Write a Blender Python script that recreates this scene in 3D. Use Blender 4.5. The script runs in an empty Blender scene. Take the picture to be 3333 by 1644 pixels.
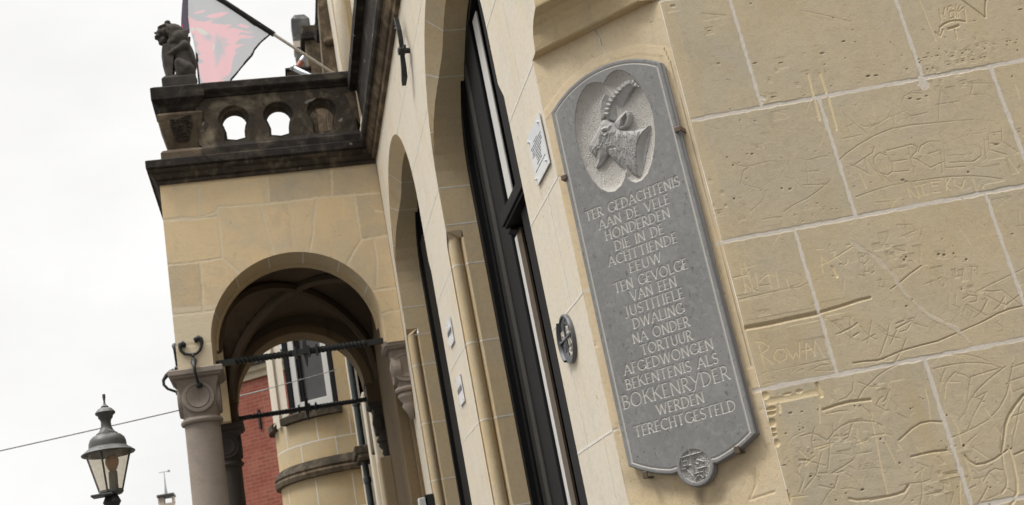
import bpy, bmesh, math, random
import numpy as np
from mathutils import Vector, Matrix
from mathutils.geometry import tessellate_polygon
random.seed(7); RNG = np.random.default_rng(7)
sc = bpy.context.scene
C = sc.collection
R = math.radians
# ------------------------------------------------------------------ camera
FPX, PW, PH = 3566.87, 3333, 1644                 # focal length in photo pixels
PITCH, ROLL, YAW = R(17.2129), R(-11.2611), R(13.7786)
CAM = np.array([0, 0, 1.6])
_f = np.array([math.sin(YAW)*math.cos(PITCH), math.cos(YAW)*math.cos(PITCH), math.sin(PITCH)])
_r = np.array([math.cos(YAW), -math.sin(YAW), 0]); _u = np.cross(_r, _f)
CR = math.cos(ROLL)*_r + math.sin(ROLL)*_u
CU = -math.sin(ROLL)*_r + math.cos(ROLL)*_u
cd = bpy.data.cameras.new('camera'); co = bpy.data.objects.new('camera', cd); C.objects.link(co)
co.matrix_world = Matrix(((CR[0], CU[0], -_f[0], CAM[0]), (CR[1], CU[1], -_f[1], CAM[1]), (CR[2], CU[2], -_f[2], CAM[2]), (0, 0, 0, 1)))
cd.sensor_width = 36; cd.lens = FPX/PW*36; cd.clip_start = 0.1; cd.clip_end = 800
cd.dof.use_dof = True; cd.dof.focus_distance = 4.7; cd.dof.aperture_fstop = 6.3
sc.camera = co
# ------------------------------------------------------------------ world and sun
SUN_DIR = Vector((-0.46, -0.17, 0.88)).normalized()       # towards the sun, behind thin cloud
w = bpy.data.worlds.new('World'); sc.world = w; w.use_nodes = True
nt = w.node_tree; nt.nodes.clear()
N = nt.nodes.new; L = nt.links.new
out = N('ShaderNodeOutputWorld'); bg = N('ShaderNodeBackground'); bg.inputs[1].default_value = 0.1
sky = N('ShaderNodeTexSky'); sky.sky_type = 'NISHITA'; sky.sun_disc = False
sky.sun_elevation = math.asin(SUN_DIR.z); sky.sun_rotation = math.atan2(SUN_DIR.x, SUN_DIR.y)
tc = N('ShaderNodeTexCoord'); sep = N('ShaderNodeSeparateXYZ'); L(tc.outputs['Generated'], sep.inputs[0])
grad = N('ShaderNodeMapRange'); grad.inputs[1].default_value = 0.6; grad.inputs[2].default_value = 1.0
grad.inputs[3].default_value = 8.5; grad.inputs[4].default_value = 52.0; L(sep.outputs[2], grad.inputs[0])
mp = N('ShaderNodeMapping'); mp.inputs[3].default_value = (1.0, 1.0, 1.9); L(tc.outputs['Generated'], mp.inputs[0])
nz = N('ShaderNodeTexNoise'); nz.inputs['Scale'].default_value = 2.6; nz.inputs['Detail'].default_value = 6; nz.inputs['Roughness'].default_value = .55; L(mp.outputs[0], nz.inputs['Vector'])
cl = N('ShaderNodeMapRange'); cl.inputs[1].default_value = .33; cl.inputs[2].default_value = .66; cl.inputs[3].default_value = .95; cl.inputs[4].default_value = 1.09; L(nz.outputs[0], cl.inputs[0])
side = N('ShaderNodeMapRange'); side.inputs[1].default_value = -.9; side.inputs[2].default_value = .25; side.inputs[3].default_value = .5; side.inputs[4].default_value = 1.0; L(sep.outputs[1], side.inputs[0])   # added dimming of the unseen sky behind the camera, to shape the light
gs = N('ShaderNodeMath'); gs.operation = 'MULTIPLY'; L(grad.outputs[0], gs.inputs[0]); L(side.outputs[0], gs.inputs[1])
mul = N('ShaderNodeMath'); mul.operation = 'MULTIPLY'; L(gs.outputs[0], mul.inputs[0]); L(cl.outputs[0], mul.inputs[1])
comb = N('ShaderNodeCombineColor')
for i, k in enumerate((1.0, .993, .978)):
    m2 = N('ShaderNodeMath'); m2.operation = 'MULTIPLY'; m2.inputs[1].default_value = k; L(mul.outputs[0], m2.inputs[0]); L(m2.outputs[0], comb.inputs[i])
mix = N('ShaderNodeMixRGB'); mix.inputs[0].default_value = .975; L(sky.outputs[0], mix.inputs[1]); L(comb.outputs[0], mix.inputs[2])
L(mix.outputs[0], bg.inputs[0]); L(bg.outputs[0], out.inputs[0])
sl = bpy.data.lights.new('sun', 'SUN'); sl.energy = 1.5; sl.angle = R(12); sl.color = (1, .96, .9)
so = bpy.data.objects.new('sun', sl); C.objects.link(so); so.rotation_euler = SUN_DIR.to_track_quat('Z', 'Y').to_euler()
sc.view_settings.view_transform = 'Standard'; sc.view_settings.look = 'None'
sc.view_settings.exposure = 0.17; sc.view_settings.gamma = 1.0
sc.render.engine = 'CYCLES'
sc.cycles.use_denoising = True; sc.cycles.max_bounces = 6; sc.cycles.diffuse_bounces = 4
sc.cycles.transparent_max_bounces = 8; sc.cycles.caustics_reflective = False; sc.cycles.caustics_refractive = False
# ------------------------------------------------------------------ measuring helpers: a photo point onto a known plane
def _ray(x, y): return _f + CR*(x-PW/2)/FPX - CU*(y-PH/2)/FPX
def at(px, py, p0, n):
    v = _ray(px, py); p0 = np.asarray(p0, float); n = np.asarray(n, float)
    return CAM + v*(((p0-CAM) @ n)/(v @ n))
def at_y(px, py, Y): return at(px, py, (0, Y, 0), (0, 1, 0))
def at_x(px, py, X): return at(px, py, (X, 0, 0), (1, 0, 0))
def crop(x0, y0, s, pts): return [(x0+a/s, y0+b/s) for a, b in pts]
# ------------------------------------------------------------------ the corner's three planes
XF = 1.4                                          # front wall, faces -X
DB = np.array([0.709553, -0.704652, 0.0])         # along the chamfer, from front wall to side wall
NB = np.array([-0.704652, -0.709553, 0.0])        # chamfer's outward normal
DA = np.array([0.981011, -0.193953, 0.0])         # along the side wall
NA = np.array([-0.193953, -0.981011, 0.0])
C1 = np.array([1.4, 4.55, 0.0]); C2 = C1 + DB*0.69
ZV = np.array([0, 0, 1.0])
def uvA(px, py): h = at(px, py, C2, NA); return float((h-C2) @ DA), float(h[2])
def uvB(px, py, t=0.0): h = at(px, py, C1+NB*t, NB); return float((h-C1) @ DB), float(h[2])
# ------------------------------------------------------------------ objects
ORG = {}
def thing(name, label, cat, loc=(0, 0, 0), group=None):
    o = bpy.data.objects.new(name, None); C.objects.link(o); o.location = loc; o.empty_display_size = .1
    o['label'] = label; o['category'] = cat
    if group: o['group'] = group
    ORG[o.name] = np.array(loc, float); return o
def tag(o, label=None, cat=None, group=None, kind=None):
    for k, v in (('label', label), ('category', cat), ('group', group), ('kind', kind)):
        if v: o[k] = v
    return o
def root_org(p): return ORG[p.name] if p is not None else np.zeros(3)
def link_mesh(name, me, mat, parent=None, smooth=False):
    o = bpy.data.objects.new(name, me); C.objects.link(o)
    if mat: me.materials.append(mat)
    if parent is not None: o.parent = parent
    ORG[o.name] = root_org(parent)
    if smooth:
        me.polygons.foreach_set('use_smooth', np.ones(len(me.polygons), bool))
    return o
class MB:
    def __init__(s): s.v = []; s.f = []
    def add(s, vs, fs):
        b = len(s.v); s.v += [tuple(map(float, p)) for p in vs]; s.f += [tuple(i+b for i in f) for f in fs]; return s
    def box(s, a, b):
        (x0, y0, z0), (x1, y1, z1) = a, b
        return s.add([(x0,y0,z0),(x1,y0,z0),(x1,y1,z0),(x0,y1,z0),(x0,y0,z1),(x1,y0,z1),(x1,y1,z1),(x0,y1,z1)],
                     [(0,3,2,1),(4,5,6,7),(0,1,5,4),(1,2,6,5),(2,3,7,6),(3,0,4,7)])
    def obox(s, c, ax, ay, az):                    # centre and three half-axis vectors
        c = np.asarray(c, float); ax, ay, az = (np.asarray(q, float) for q in (ax, ay, az))
        vs = [c+i*ax+j*ay+k*az for k in (-1, 1) for i, j in ((-1,-1),(1,-1),(1,1),(-1,1))]
        return s.add(vs, [(0,3,2,1),(4,5,6,7),(0,1,5,4),(1,2,6,5),(2,3,7,6),(3,0,4,7)])
    def loft(s, loops, closed=True, caps=True):
        n = len(loops[0]); vs = [p for l in loops for p in l]; fs = []
        for i in range(len(loops)-1):
            for j in range(n if closed else n-1):
                k = (j+1) % n; fs.append((i*n+j, i*n+k, (i+1)*n+k, (i+1)*n+j))
        if caps and closed:
            fs.append(tuple(range(n))[::-1]); fs.append(tuple((len(loops)-1)*n+j for j in range(n)))
        return s.add(vs, fs)
    def lathe(s, prof, c=(0, 0, 0), axis=(0, 0, 1), n=32, a0=0, a1=2*math.pi):
        c = np.asarray(c, float); az = np.asarray(axis, float); az = az/np.linalg.norm(az)
        t = np.array([1, 0, 0]) if abs(az[0]) < .9 else np.array([0, 1, 0])
        ax = np.cross(t, az); ax /= np.linalg.norm(ax); ay = np.cross(az, ax)
        full = abs(a1-a0-2*math.pi) < 1e-6
        loops = []
        for r, z in prof:
            loops.append([c+az*z+r*(math.cos(a0+(a1-a0)*k/(n if full else n-1))*ax+math.sin(a0+(a1-a0)*k/(n if full else n-1))*ay) for k in range(n)])
        return s.loft(loops, closed=full, caps=full)
    def tube(s, path, rad, n=8, flat=1.0, twist=0.0):
        P = [np.asarray(p, float) for p in path]; m = len(P)
        rad = [rad]*m if np.isscalar(rad) else rad
        loops = []; up = None
        for i in range(m):
            t = P[min(i+1, m-1)]-P[max(i-1, 0)]; t /= np.linalg.norm(t)+1e-12
            if up is None:
                up = np.array([0, 0, 1.0]) if abs(t[2]) < .9 else np.array([0, 1.0, 0])
            a = np.cross(up, t); a /= np.linalg.norm(a)+1e-12; b = np.cross(t, a); up = b
            loops.append([P[i]+rad[i]*(math.cos(2*math.pi*k/n+twist*i)*a+flat*math.sin(2*math.pi*k/n+twist*i)*b) for k in range(n)])
        return s.loft(loops)
    def prism(s, loops, fn, h0, h1, back=True, front=True):   # loops: outer then holes, 2-D; fn(u,v,h) -> point
        V = [[Vector((u, v, 0)) for u, v in l] for l in loops]
        tri = tessellate_polygon(V); flat = [p for l in loops for p in l]; n = len(flat)
        vs = [fn(u, v, h1) for u, v in flat]+[fn(u, v, h0) for u, v in flat]; fs = []
        if front: fs += [tuple(t) for t in tri]
        if back: fs += [tuple(i+n for i in t)[::-1] for t in tri]
        b = 0
        for l in loops:
            m = len(l)
            for j in range(m):
                k = (j+1) % m; fs.append((b+j, b+k, b+k+n, b+j+n))
            b += m
        return s.add(vs, fs)
    def build(s, name, mat, parent=None, smooth=False, bevel=0, recalc=True, angle=None):
        o = root_org(parent)
        me = bpy.data.meshes.new(name); me.from_pydata([(p[0]-o[0], p[1]-o[1], p[2]-o[2]) for p in s.v], [], s.f)
        bm = bmesh.new(); bm.from_mesh(me)
        if recalc: bmesh.ops.recalc_face_normals(bm, faces=bm.faces)
        if bevel:
            es = [e for e in bm.edges if len(e.link_faces) == 2 and e.calc_face_angle(0) > .5]
            bmesh.ops.bevel(bm, geom=es, offset=bevel, segments=2, profile=.5, affect='EDGES', clamp_overlap=True)
        bm.to_mesh(me); bm.free(); me.update()
        ob = link_mesh(name, me, mat, parent, smooth)
        if smooth and angle:
            me.set_sharp_from_angle(angle=R(angle))
        return ob
def join(o, o2):                                             # surface pattern into its part's mesh, with its own material slot
    bm = bmesh.new(); bm.from_mesh(o.data); n = len(bm.faces); bm.from_mesh(o2.data); bm.faces.ensure_lookup_table()
    o.data.materials.append(o2.data.materials[0]); k = len(o.data.materials)-1
    for f in bm.faces[n:]: f.material_index = k
    bm.to_mesh(o.data); bm.free(); me = o2.data; bpy.data.objects.remove(o2); bpy.data.meshes.remove(me); return o
def arc(cx, cy, rx, ry, a0, a1, n=12):
    return [(cx+rx*math.cos(R(a0+(a1-a0)*i/n)), cy+ry*math.sin(R(a0+(a1-a0)*i/n))) for i in range(n+1)]
# ------------------------------------------------------------------ carved surfaces (height fields on real planes)
class Field:
    def __init__(s, us, vs):
        s.us = np.asarray(us, float); s.vs = np.asarray(vs, float)
        s.U, s.V = np.meshgrid(s.us, s.vs, indexing='ij'); s.h = np.zeros_like(s.U); s.a = np.zeros(s.U.shape+(4,))
        s.a[..., 3] = .5
    def win(s, pts, m):
        p = np.asarray(pts); i0, i1 = np.searchsorted(s.us, [p[:, 0].min()-m, p[:, 0].max()+m]); j0, j1 = np.searchsorted(s.vs, [p[:, 1].min()-m, p[:, 1].max()+m])
        return slice(max(i0-1, 0), i1+1), slice(max(j0-1, 0), j1+1)
    def dist(s, pts, m, taper=False):
        W = s.win(pts, m); U = s.U[W]; V = s.V[W]; d = np.full(U.shape, 9.0)
        for (x0, y0), (x1, y1) in zip(pts[:-1], pts[1:]):
            dx, dy = x1-x0, y1-y0; q = dx*dx+dy*dy+1e-12
            t = np.clip(((U-x0)*dx+(V-y0)*dy)/q, 0, 1)
            d = np.minimum(d, np.hypot(U-x0-t*dx, V-y0-t*dy))
        return W, d
    def groove(s, pts, w, dep, ch=None, val=1.0, rnd=False):
        W, d = s.dist(pts, w)
        k = np.clip(1-d/(w/2), 0, 1)
        if rnd: k = np.sqrt(np.clip(1-(1-k)**2, 0, 1))
        s.h[W] = np.minimum(s.h[W], -dep*k) if dep > 0 else np.maximum(s.h[W], -dep*k)
        if ch is not None:
            s.a[W][..., ch] = np.maximum(s.a[W][..., ch], np.clip(k*2.2, 0, 1)*val)
    def band(s, pts, w, ch, val=1.0, dep=0.0, rough=0.0):
        W, d = s.dist(pts, w)
        if rough: d = d+rough*s.noise(W, 45)+rough*.8*s.noise(W, 120)
        k = np.clip((w/2-d)/(w*.14)+.5, 0, 1)
        s.a[W][..., ch] = np.maximum(s.a[W][..., ch], k*val); s.h[W] = s.h[W]*(1-k)-dep*k
    def noise(s, W, f):
        U = s.U[W]; V = s.V[W]
        return (np.sin(f*U+1.3*np.sin(f*.71*V+.5))+np.sin(f*1.27*V+1.7*np.sin(f*.53*U+2.1)))*.5
    def pit(s, u, v, ru, rv, dep, ch=None, val=1.0):
        W = s.win([(u, v)], 2*max(ru, rv)); d = np.hypot((s.U[W]-u)/ru, (s.V[W]-v)/rv); k = np.clip(1-d*d, 0, 1)
        s.h[W] = np.minimum(s.h[W], -dep*np.sqrt(k))
        if ch is not None: s.a[W][..., ch] = np.maximum(s.a[W][..., ch], np.clip(k*2, 0, 1)*val)
    def sdf(s, poly, m=.2, W=None):                # positive inside
        if W is None: W = s.win(poly, m)
        U = s.U[W]; V = s.V[W]; d = np.full(U.shape, 9.0); ins = np.zeros(U.shape, bool); n = len(poly)
        for i in range(n):
            x0, y0 = poly[i]; x1, y1 = poly[(i+1) % n]; dx, dy = x1-x0, y1-y0; q = dx*dx+dy*dy+1e-12
            t = np.clip(((U-x0)*dx+(V-y0)*dy)/q, 0, 1); d = np.minimum(d, np.hypot(U-x0-t*dx, V-y0-t*dy))
            if abs(dy) > 1e-12:
                c = ((y0 > V) != (y1 > V)) & (U < dx*(V-y0)/dy+x0); ins ^= c
        return W, np.where(ins, d, -d)
    def build(s, name, mat, org, du, dv, n, parent=None, sd=None, attr=True, keep=None):
        nu, nv = s.U.shape; U = s.U.copy(); V = s.V.copy()
        idx = np.arange(nu*nv).reshape(nu, nv)
        q = np.stack([idx[:-1, :-1], idx[1:, :-1], idx[1:, 1:], idx[:-1, 1:]], -1)
        if sd is not None:
            ins = sd > 0
            kq = (ins[:-1, :-1] | ins[1:, :-1] | ins[1:, 1:] | ins[:-1, 1:])
            gu, gv = np.gradient(sd, s.us, s.vs); g = np.hypot(gu, gv)+1e-9
            o = ~ins; st = np.where(o, np.clip(-sd, 0, .01), 0); U += gu/g*st; V += gv/g*st
            q = q[kq]
        q = q.reshape(-1, 4)
        ro = root_org(parent)
        P = (np.asarray(org)-ro)[None, None]+U[..., None]*du+V[..., None]*dv+s.h[..., None]*n
        P = P.reshape(-1, 3); A = s.a.reshape(-1, 4)
        used = np.zeros(len(P), bool); used[q.ravel()] = True; rm = np.cumsum(used)-1
        P = P[used]; A = A[used]; q = rm[q]
        if np.dot(np.cross(du, dv), n) < 0: q = q[:, ::-1]
        me = bpy.data.meshes.new(name); me.vertices.add(len(P)); me.vertices.foreach_set('co', P.astype(np.float32).ravel())
        me.loops.add(q.size); me.loops.foreach_set('vertex_index', q.astype(np.int32).ravel())
        me.polygons.add(len(q)); me.polygons.foreach_set('loop_start', np.arange(0, q.size, 4, dtype=np.int32)); me.update(calc_edges=True)
        if attr:
            at_ = me.color_attributes.new('mask', 'FLOAT_COLOR', 'POINT'); at_.data.foreach_set('color', A.astype(np.float32).ravel())
        me.validate()
        return link_mesh(name, me, mat, parent, True)
# ------------------------------------------------------------------ materials
def rgb(c): return (c[0], c[1], c[2], 1)
class Mat:
    def __init__(s, name, col, rough=.8, metal=0, spec=.3):
        s.m = bpy.data.materials.new(name); s.m.use_nodes = True; s.t = s.m.node_tree
        s.b = s.t.nodes['Principled BSDF']; s.o = s.t.nodes['Material Output']
        s.b.inputs['Base Color'].default_value = rgb(col); s.b.inputs['Roughness'].default_value = rough
        s.b.inputs['Metallic'].default_value = metal; s.b.inputs['Specular IOR Level'].default_value = spec
        s.col = None; s.base = col; s.co = None; s.bumpn = None
    def n(s, t, **k):
        x = s.t.nodes.new(t)
        for a, v in k.items(): setattr(x, a, v)
        return x
    def l(s, a, b): s.t.links.new(a, b)
    def coord(s):
        if s.co is None: s.co = s.n('ShaderNodeNewGeometry').outputs['Position']
        return s.co
    def noise(s, scale, detail=5, rough=.6, stretch=None, dist=0):
        v = s.coord()
        if stretch:
            m = s.n('ShaderNodeMapping'); m.inputs[3].default_value = stretch; s.l(v, m.inputs[0]); v = m.outputs[0]
        x = s.n('ShaderNodeTexNoise'); x.inputs['Scale'].default_value = scale; x.inputs['Detail'].default_value = detail
        x.inputs['Roughness'].default_value = rough; x.inputs['Distortion'].default_value = dist; s.l(v, x.inputs['Vector'])
        return x.outputs[0]
    def ramp(s, f, a, b, lo=0., hi=1.):
        x = s.n('ShaderNodeMapRange'); x.inputs[1].default_value = a; x.inputs[2].default_value = b
        x.inputs[3].default_value = lo; x.inputs[4].default_value = hi; s.l(f, x.inputs[0]); return x.outputs[0]
    def cur(s):
        if s.col is None:
            x = s.n('ShaderNodeRGB'); x.outputs[0].default_value = rgb(s.base); s.col = x.outputs[0]
        return s.col
    def mix(s, fac, col, mode='MIX'):
        x = s.n('ShaderNodeMixRGB'); x.blend_type = mode; c = s.cur()
        if isinstance(fac, (int, float)): x.inputs[0].default_value = fac
        else: s.l(fac, x.inputs[0])
        s.l(c, x.inputs[1])
        if hasattr(col, 'node'): s.l(col, x.inputs[2])
        else: x.inputs[2].default_value = rgb(col)
        s.col = x.outputs[0]; return s
    def stain(s, scale, a, b, col, amt=1., stretch=None, detail=5, dist=0):
        return s.mix(s.ramp(s.noise(scale, detail, .62, stretch, dist), a, b, 0, amt), col)
    def attr(s, name='mask'):
        x = s.n('ShaderNodeVertexColor'); x.layer_name = name
        y = s.n('ShaderNodeSeparateColor'); s.l(x.outputs[0], y.inputs[0]); return y.outputs[0], y.outputs[1], y.outputs[2], x.outputs[1]
    def bump(s, f, dist, strength=1.):
        x = s.n('ShaderNodeBump'); x.inputs['Strength'].default_value = strength; x.inputs['Distance'].default_value = dist
        s.l(f, x.inputs['Height'])
        if s.bumpn is not None: s.l(s.bumpn, x.inputs['Normal'])
        s.bumpn = x.outputs[0]; return s
    def done(s):
        if s.col is not None: s.l(s.col, s.b.inputs['Base Color'])
        if s.bumpn is not None: s.l(s.bumpn, s.b.inputs['Normal'])
        return s.m
def stone(name, col, warm, cool, dark=None, attr=False, warm2=None, bump=.002, mortar=(.74, .675, .585), fresh=(.76, .61, .37)):
    m = Mat(name, col, .88, 0, .2)
    m.stain(1.1, .42, .66, warm, .8, None, 5, .6); m.stain(2.3, .45, .7, cool, .7, (1, 1, 1.6), 6, .4)
    m.stain(7, .52, .75, tuple(c*.86 for c in col), .6, (1, 1, .45)); m.stain(38, .48, .78, tuple(c*.78 for c in col), .65)
    m.stain(95, .63, .74, tuple(c*.5 for c in col), .45, None, 2); m.stain(4.2, .56, .72, warm2 or warm, .75, (1, 1, .35), 6, .5); m.stain(5.5, .60, .74, tuple(c*.74 for c in cool), .5, (1, 1, .3), 6, .8)
    if attr:
        r, g, b, a = m.attr()
        m.mix(m.ramp(a, 0, 1, .82, 1.18), (1, 1, 1), 'MIX') if False else None
        x = m.n('ShaderNodeMixRGB'); x.blend_type = 'MULTIPLY'; x.inputs[0].default_value = 1; t = m.ramp(a, 0, 1, .8, 1.2)
        cc = m.n('ShaderNodeCombineColor'); [m.l(t, cc.inputs[i]) for i in range(3)]; c0 = m.cur(); m.l(c0, x.inputs[1]); m.l(cc.outputs[0], x.inputs[2]); m.col = x.outputs[0]
        m.mix(m.ramp(a, .48, .78, 0, .55), warm2 or warm); m.mix(g, fresh); 
        mm = m.n('ShaderNodeMixRGB'); m.l(m.noise(60, 4), mm.inputs[0]); mm.inputs[1].default_value = rgb(mortar); mm.inputs[2].default_value = rgb(tuple(c*.8 for c in mortar))
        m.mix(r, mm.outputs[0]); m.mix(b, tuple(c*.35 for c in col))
    if name == 'sandstone_front': m.stain(24, .70, .735, (.42, .34, .21), .75, (1, 1, .5), 2)
    if dark: m.stain(1.7, .5, .72, dark, .7, (1, 1, .5), 6)
    m.bump(m.noise(16, 6, .65), bump*2.4, .6); m.bump(m.noise(110, 5, .75), bump*1.2, .75)
    return m.done()
M = {}
M['side'] = stone('sandstone_side', (.555, .468, .328), (.58, .465, .30), (.50, .447, .345), warm2=(.53, .415, .25), attr=True, bump=.0016)
M['chamfer'] = stone('sandstone_chamfer', (.67, .54, .36), (.70, .545, .33), (.64, .55, .41), warm2=(.69, .56, .38), attr=True, bump=.0016)
M['front'] = stone('sandstone_front', (.67, .605, .495), (.69, .605, .47), (.65, .605, .52), warm2=(.64, .53, .36), bump=.0015)
M['reveal'] = stone('sandstone_reveal', (.62, .495, .315), (.65, .49, .28), (.56, .485, .36), bump=.002)
M['porch'] = stone('sandstone_porch', (.72, .585, .39), (.77, .58, .345), (.56, .50, .385), warm2=(.82, .61, .345), attr=True, bump=.003, mortar=(.84, .72, .52))
M['ochre'] = stone('sandstone_plain', (.58, .455, .275), (.63, .46, .25), (.52, .45, .32), bump=.003)
M['joint'] = stone('lime_mortar', (.76, .72, .65), (.78, .72, .62), (.7, .68, .63), bump=.002)
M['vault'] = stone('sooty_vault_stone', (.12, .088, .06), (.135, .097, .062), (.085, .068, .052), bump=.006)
M['palecap'] = stone('pale_limestone', (.6, .52, .43), (.62, .53, .42), (.57, .51, .45), bump=.002)
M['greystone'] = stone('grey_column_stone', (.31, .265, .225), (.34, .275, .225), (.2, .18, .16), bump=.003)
def sooty(name, col, light, amt=.8):
    m = Mat(name, col, .9, 0, .15)
    m.stain(2.2, .5, .68, light, amt, None, 6, .8); m.stain(9, .55, .72, light, amt*.7, (1, 1, .6), 5)
    m.stain(5, .45, .6, tuple(c*.55 for c in col), .6, (1, 1, 1.4), 5)
    m.stain(4, .5, .66, tuple(c*.5 for c in col), .7, (1, 1, .22), 5); m.stain(7.5, .745, .765, (.36, .34, .29), .55, None, 1)
    m.bump(m.noise(30, 6, .65), .008, .6); return m.done()
M['soot'] = sooty('sooty_weathered_stone', (.036, .031, .027), (.17, .14, .10), .6)
M['sootmid'] = sooty('brown_weathered_stone', (.07, .057, .043), (.25, .205, .145), .95)
M['sootlite'] = sooty('tan_weathered_stone', (.125, .095, .066), (.32, .25, .16), .9)
M['lion'] = sooty('dark_lion_stone', (.082, .073, .063), (.12, .105, .088), .5)
m = Mat('bluestone', (.235, .231, .227), .7, 0, .3)
m.stain(3, .4, .7, (.195, .192, .188), .9); m.stain(30, .48, .7, (.31, .305, .298), .6, None, 5, .6); m.stain(75, .60, .68, (.11, .108, .105), .85, (1, 1, .6), 3, 1.0); m.stain(6, .52, .7, (.27, .262, .25), .6, (1, 1, .25), 6, .5)
_r1, _g1, _b1, _a1 = m.attr(); m.mix(_g1, (.56, .54, .50)); m.mix(_r1, (.50, .475, .44)); m.mix(_b1, (.1, .1, .1))
m.bump(m.noise(150, 4, .7), .0012, .5); M['blue'] = m.done()
m = Mat('tooled_bluestone', (.47, .46, .445), .8, 0, .2); m.stain(25, .4, .7, (.36, .355, .35), .8); m.stain(90, .55, .75, (.26, .25, .25), .5); m.bump(m.noise(220, 4, .7), .0015, .6); M['goat'] = m.done()
def plain(name, col, rough=.5, metal=0, spec=.4, var=.25, sc_=14, bmp=.001):
    m = Mat(name, col, rough, metal, spec); m.stain(sc_, .45, .75, tuple(c*(1-var) for c in col), .8); m.stain(sc_*5, .58, .74, tuple(min(1, c*(1+var)+.01*var) for c in col), .5)
    m.bump(m.noise(sc_*4, 4), bmp, .5); return m.done()
M['iron'] = plain('black_wrought_iron', (.018, .02, .02), .5, .0, .5, .3, 20, .002)
M['timber'] = plain('black_painted_timber', (.006, .006, .0065), .6, 0, .2, .3, 12, .002)
M['white'] = plain('white_paint', (.66, .65, .62), .45, 0, .4, .06)
M['acryl'] = plain('white_enamel', (.72, .74, .75), .22, 0, .5, .04)
M['ink'] = plain('black_ink', (.03, .03, .032), .5)
M['bronze'] = plain('brown_metal_clip', (.14, .105, .075), .4, .6, .5, .2, 30)
M['cast'] = plain('grey_cast_iron', (.13, .13, .138), .38, .3, .5, .25, 40)
M['castlet'] = plain('worn_pale_letters', (.55, .5, .42), .5, .0, .4, .3, 40)
M['glass'] = plain('dark_window_glass', (.012, .013, .013), .06, 0, .45, .1)
M['steel'] = plain('grey_steel_tube', (.42, .44, .47), .4, .5, .5, .15)
M['polewhite'] = plain('cream_pole_paint', (.7, .67, .62), .4)
M['lead'] = plain('dark_zinc', (.085, .085, .08), .45, .3, .5, .2)
M['slate'] = plain('grey_slate_roof', (.2, .21, .225), .6, 0, .4, .3, 10, .01)
M['cream'] = plain('cream_painted_wood', (.5, .43, .3), .6)
M['pipe'] = plain('dark_green_grey_pipe', (.05, .06, .06), .5)
M['skywhite'] = plain('sky_white_acrylic_plate', (.82, .83, .84), .15, 0, .6, .03)  # bright sky reflection put into the white base colour
m = Mat('red_brick', (.3, .085, .055), .9, 0, .2)
bt = m.n('ShaderNodeTexBrick'); mpx = m.n('ShaderNodeMapping'); mpx.inputs[3].default_value = (1, 1, 1); uvn = m.n('ShaderNodeUVMap'); m.l(uvn.outputs[0], mpx.inputs[0]); m.l(mpx.outputs[0], bt.inputs[0])
bt.inputs['Scale'].default_value = 1; bt.inputs['Brick Width'].default_value = .235; bt.inputs['Row Height'].default_value = .085; bt.inputs['Mortar Size'].default_value = .009
bt.inputs['Color1'].default_value = rgb((.34, .12, .08)); bt.inputs['Color2'].default_value = rgb((.26, .088, .06)); bt.inputs['Mortar'].default_value = rgb((.34, .17, .13))
m.col = bt.outputs[0]; m.stain(3, .4, .7, (.24, .06, .045), .5); m.bump(m.noise(40), .003, .5); M['brick'] = m.done()
m = Mat('street_paving', (.1, .095, .088), .9); m.stain(2, .4, .7, (.075, .072, .07), .8); m.bump(m.noise(12), .01, .6); M['street'] = m.done()
# lantern glass: thin smoky diffusing glass
m = bpy.data.materials.new('smoky_lantern_glass'); m.use_nodes = True; t = m.node_tree; t.nodes.clear()
o_ = t.nodes.new('ShaderNodeOutputMaterial'); mx = t.nodes.new('ShaderNodeMixShader'); tr = t.nodes.new('ShaderNodeBsdfTransparent'); tl = t.nodes.new('ShaderNodeBsdfTranslucent'); mx2 = t.nodes.new('ShaderNodeMixShader'); gl = t.nodes.new('ShaderNodeBsdfGlossy')
nzz = t.nodes.new('ShaderNodeTexNoise'); nzz.inputs['Scale'].default_value = 9; mr = t.nodes.new('ShaderNodeMapRange'); mr.inputs[3].default_value = .12; mr.inputs[4].default_value = .38; t.links.new(nzz.outputs[0], mr.inputs[0])
tr.inputs[0].default_value = (.92, .875, .79, 1); tl.inputs[0].default_value = (.62, .55, .45, 1); gl.inputs['Roughness'].default_value = .15
t.links.new(mr.outputs[0], mx.inputs[0]); t.links.new(tr.outputs[0], mx.inputs[1]); t.links.new(tl.outputs[0], mx.inputs[2])
mx2.inputs[0].default_value = .06; t.links.new(mx.outputs[0], mx2.inputs[1]); t.links.new(gl.outputs[0], mx2.inputs[2]); t.links.new(mx2.outputs[0], o_.inputs[0]); M['lantern'] = m
m = bpy.data.materials.new('amber_bulb_glass'); m.use_nodes = True; t = m.node_tree; b = t.nodes['Principled BSDF']; b.inputs['Base Color'].default_value = (.55, .27, .1, 1); b.inputs['Roughness'].default_value = .3
b.inputs['Transmission Weight'].default_value = .4; M['bulb'] = m
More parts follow.
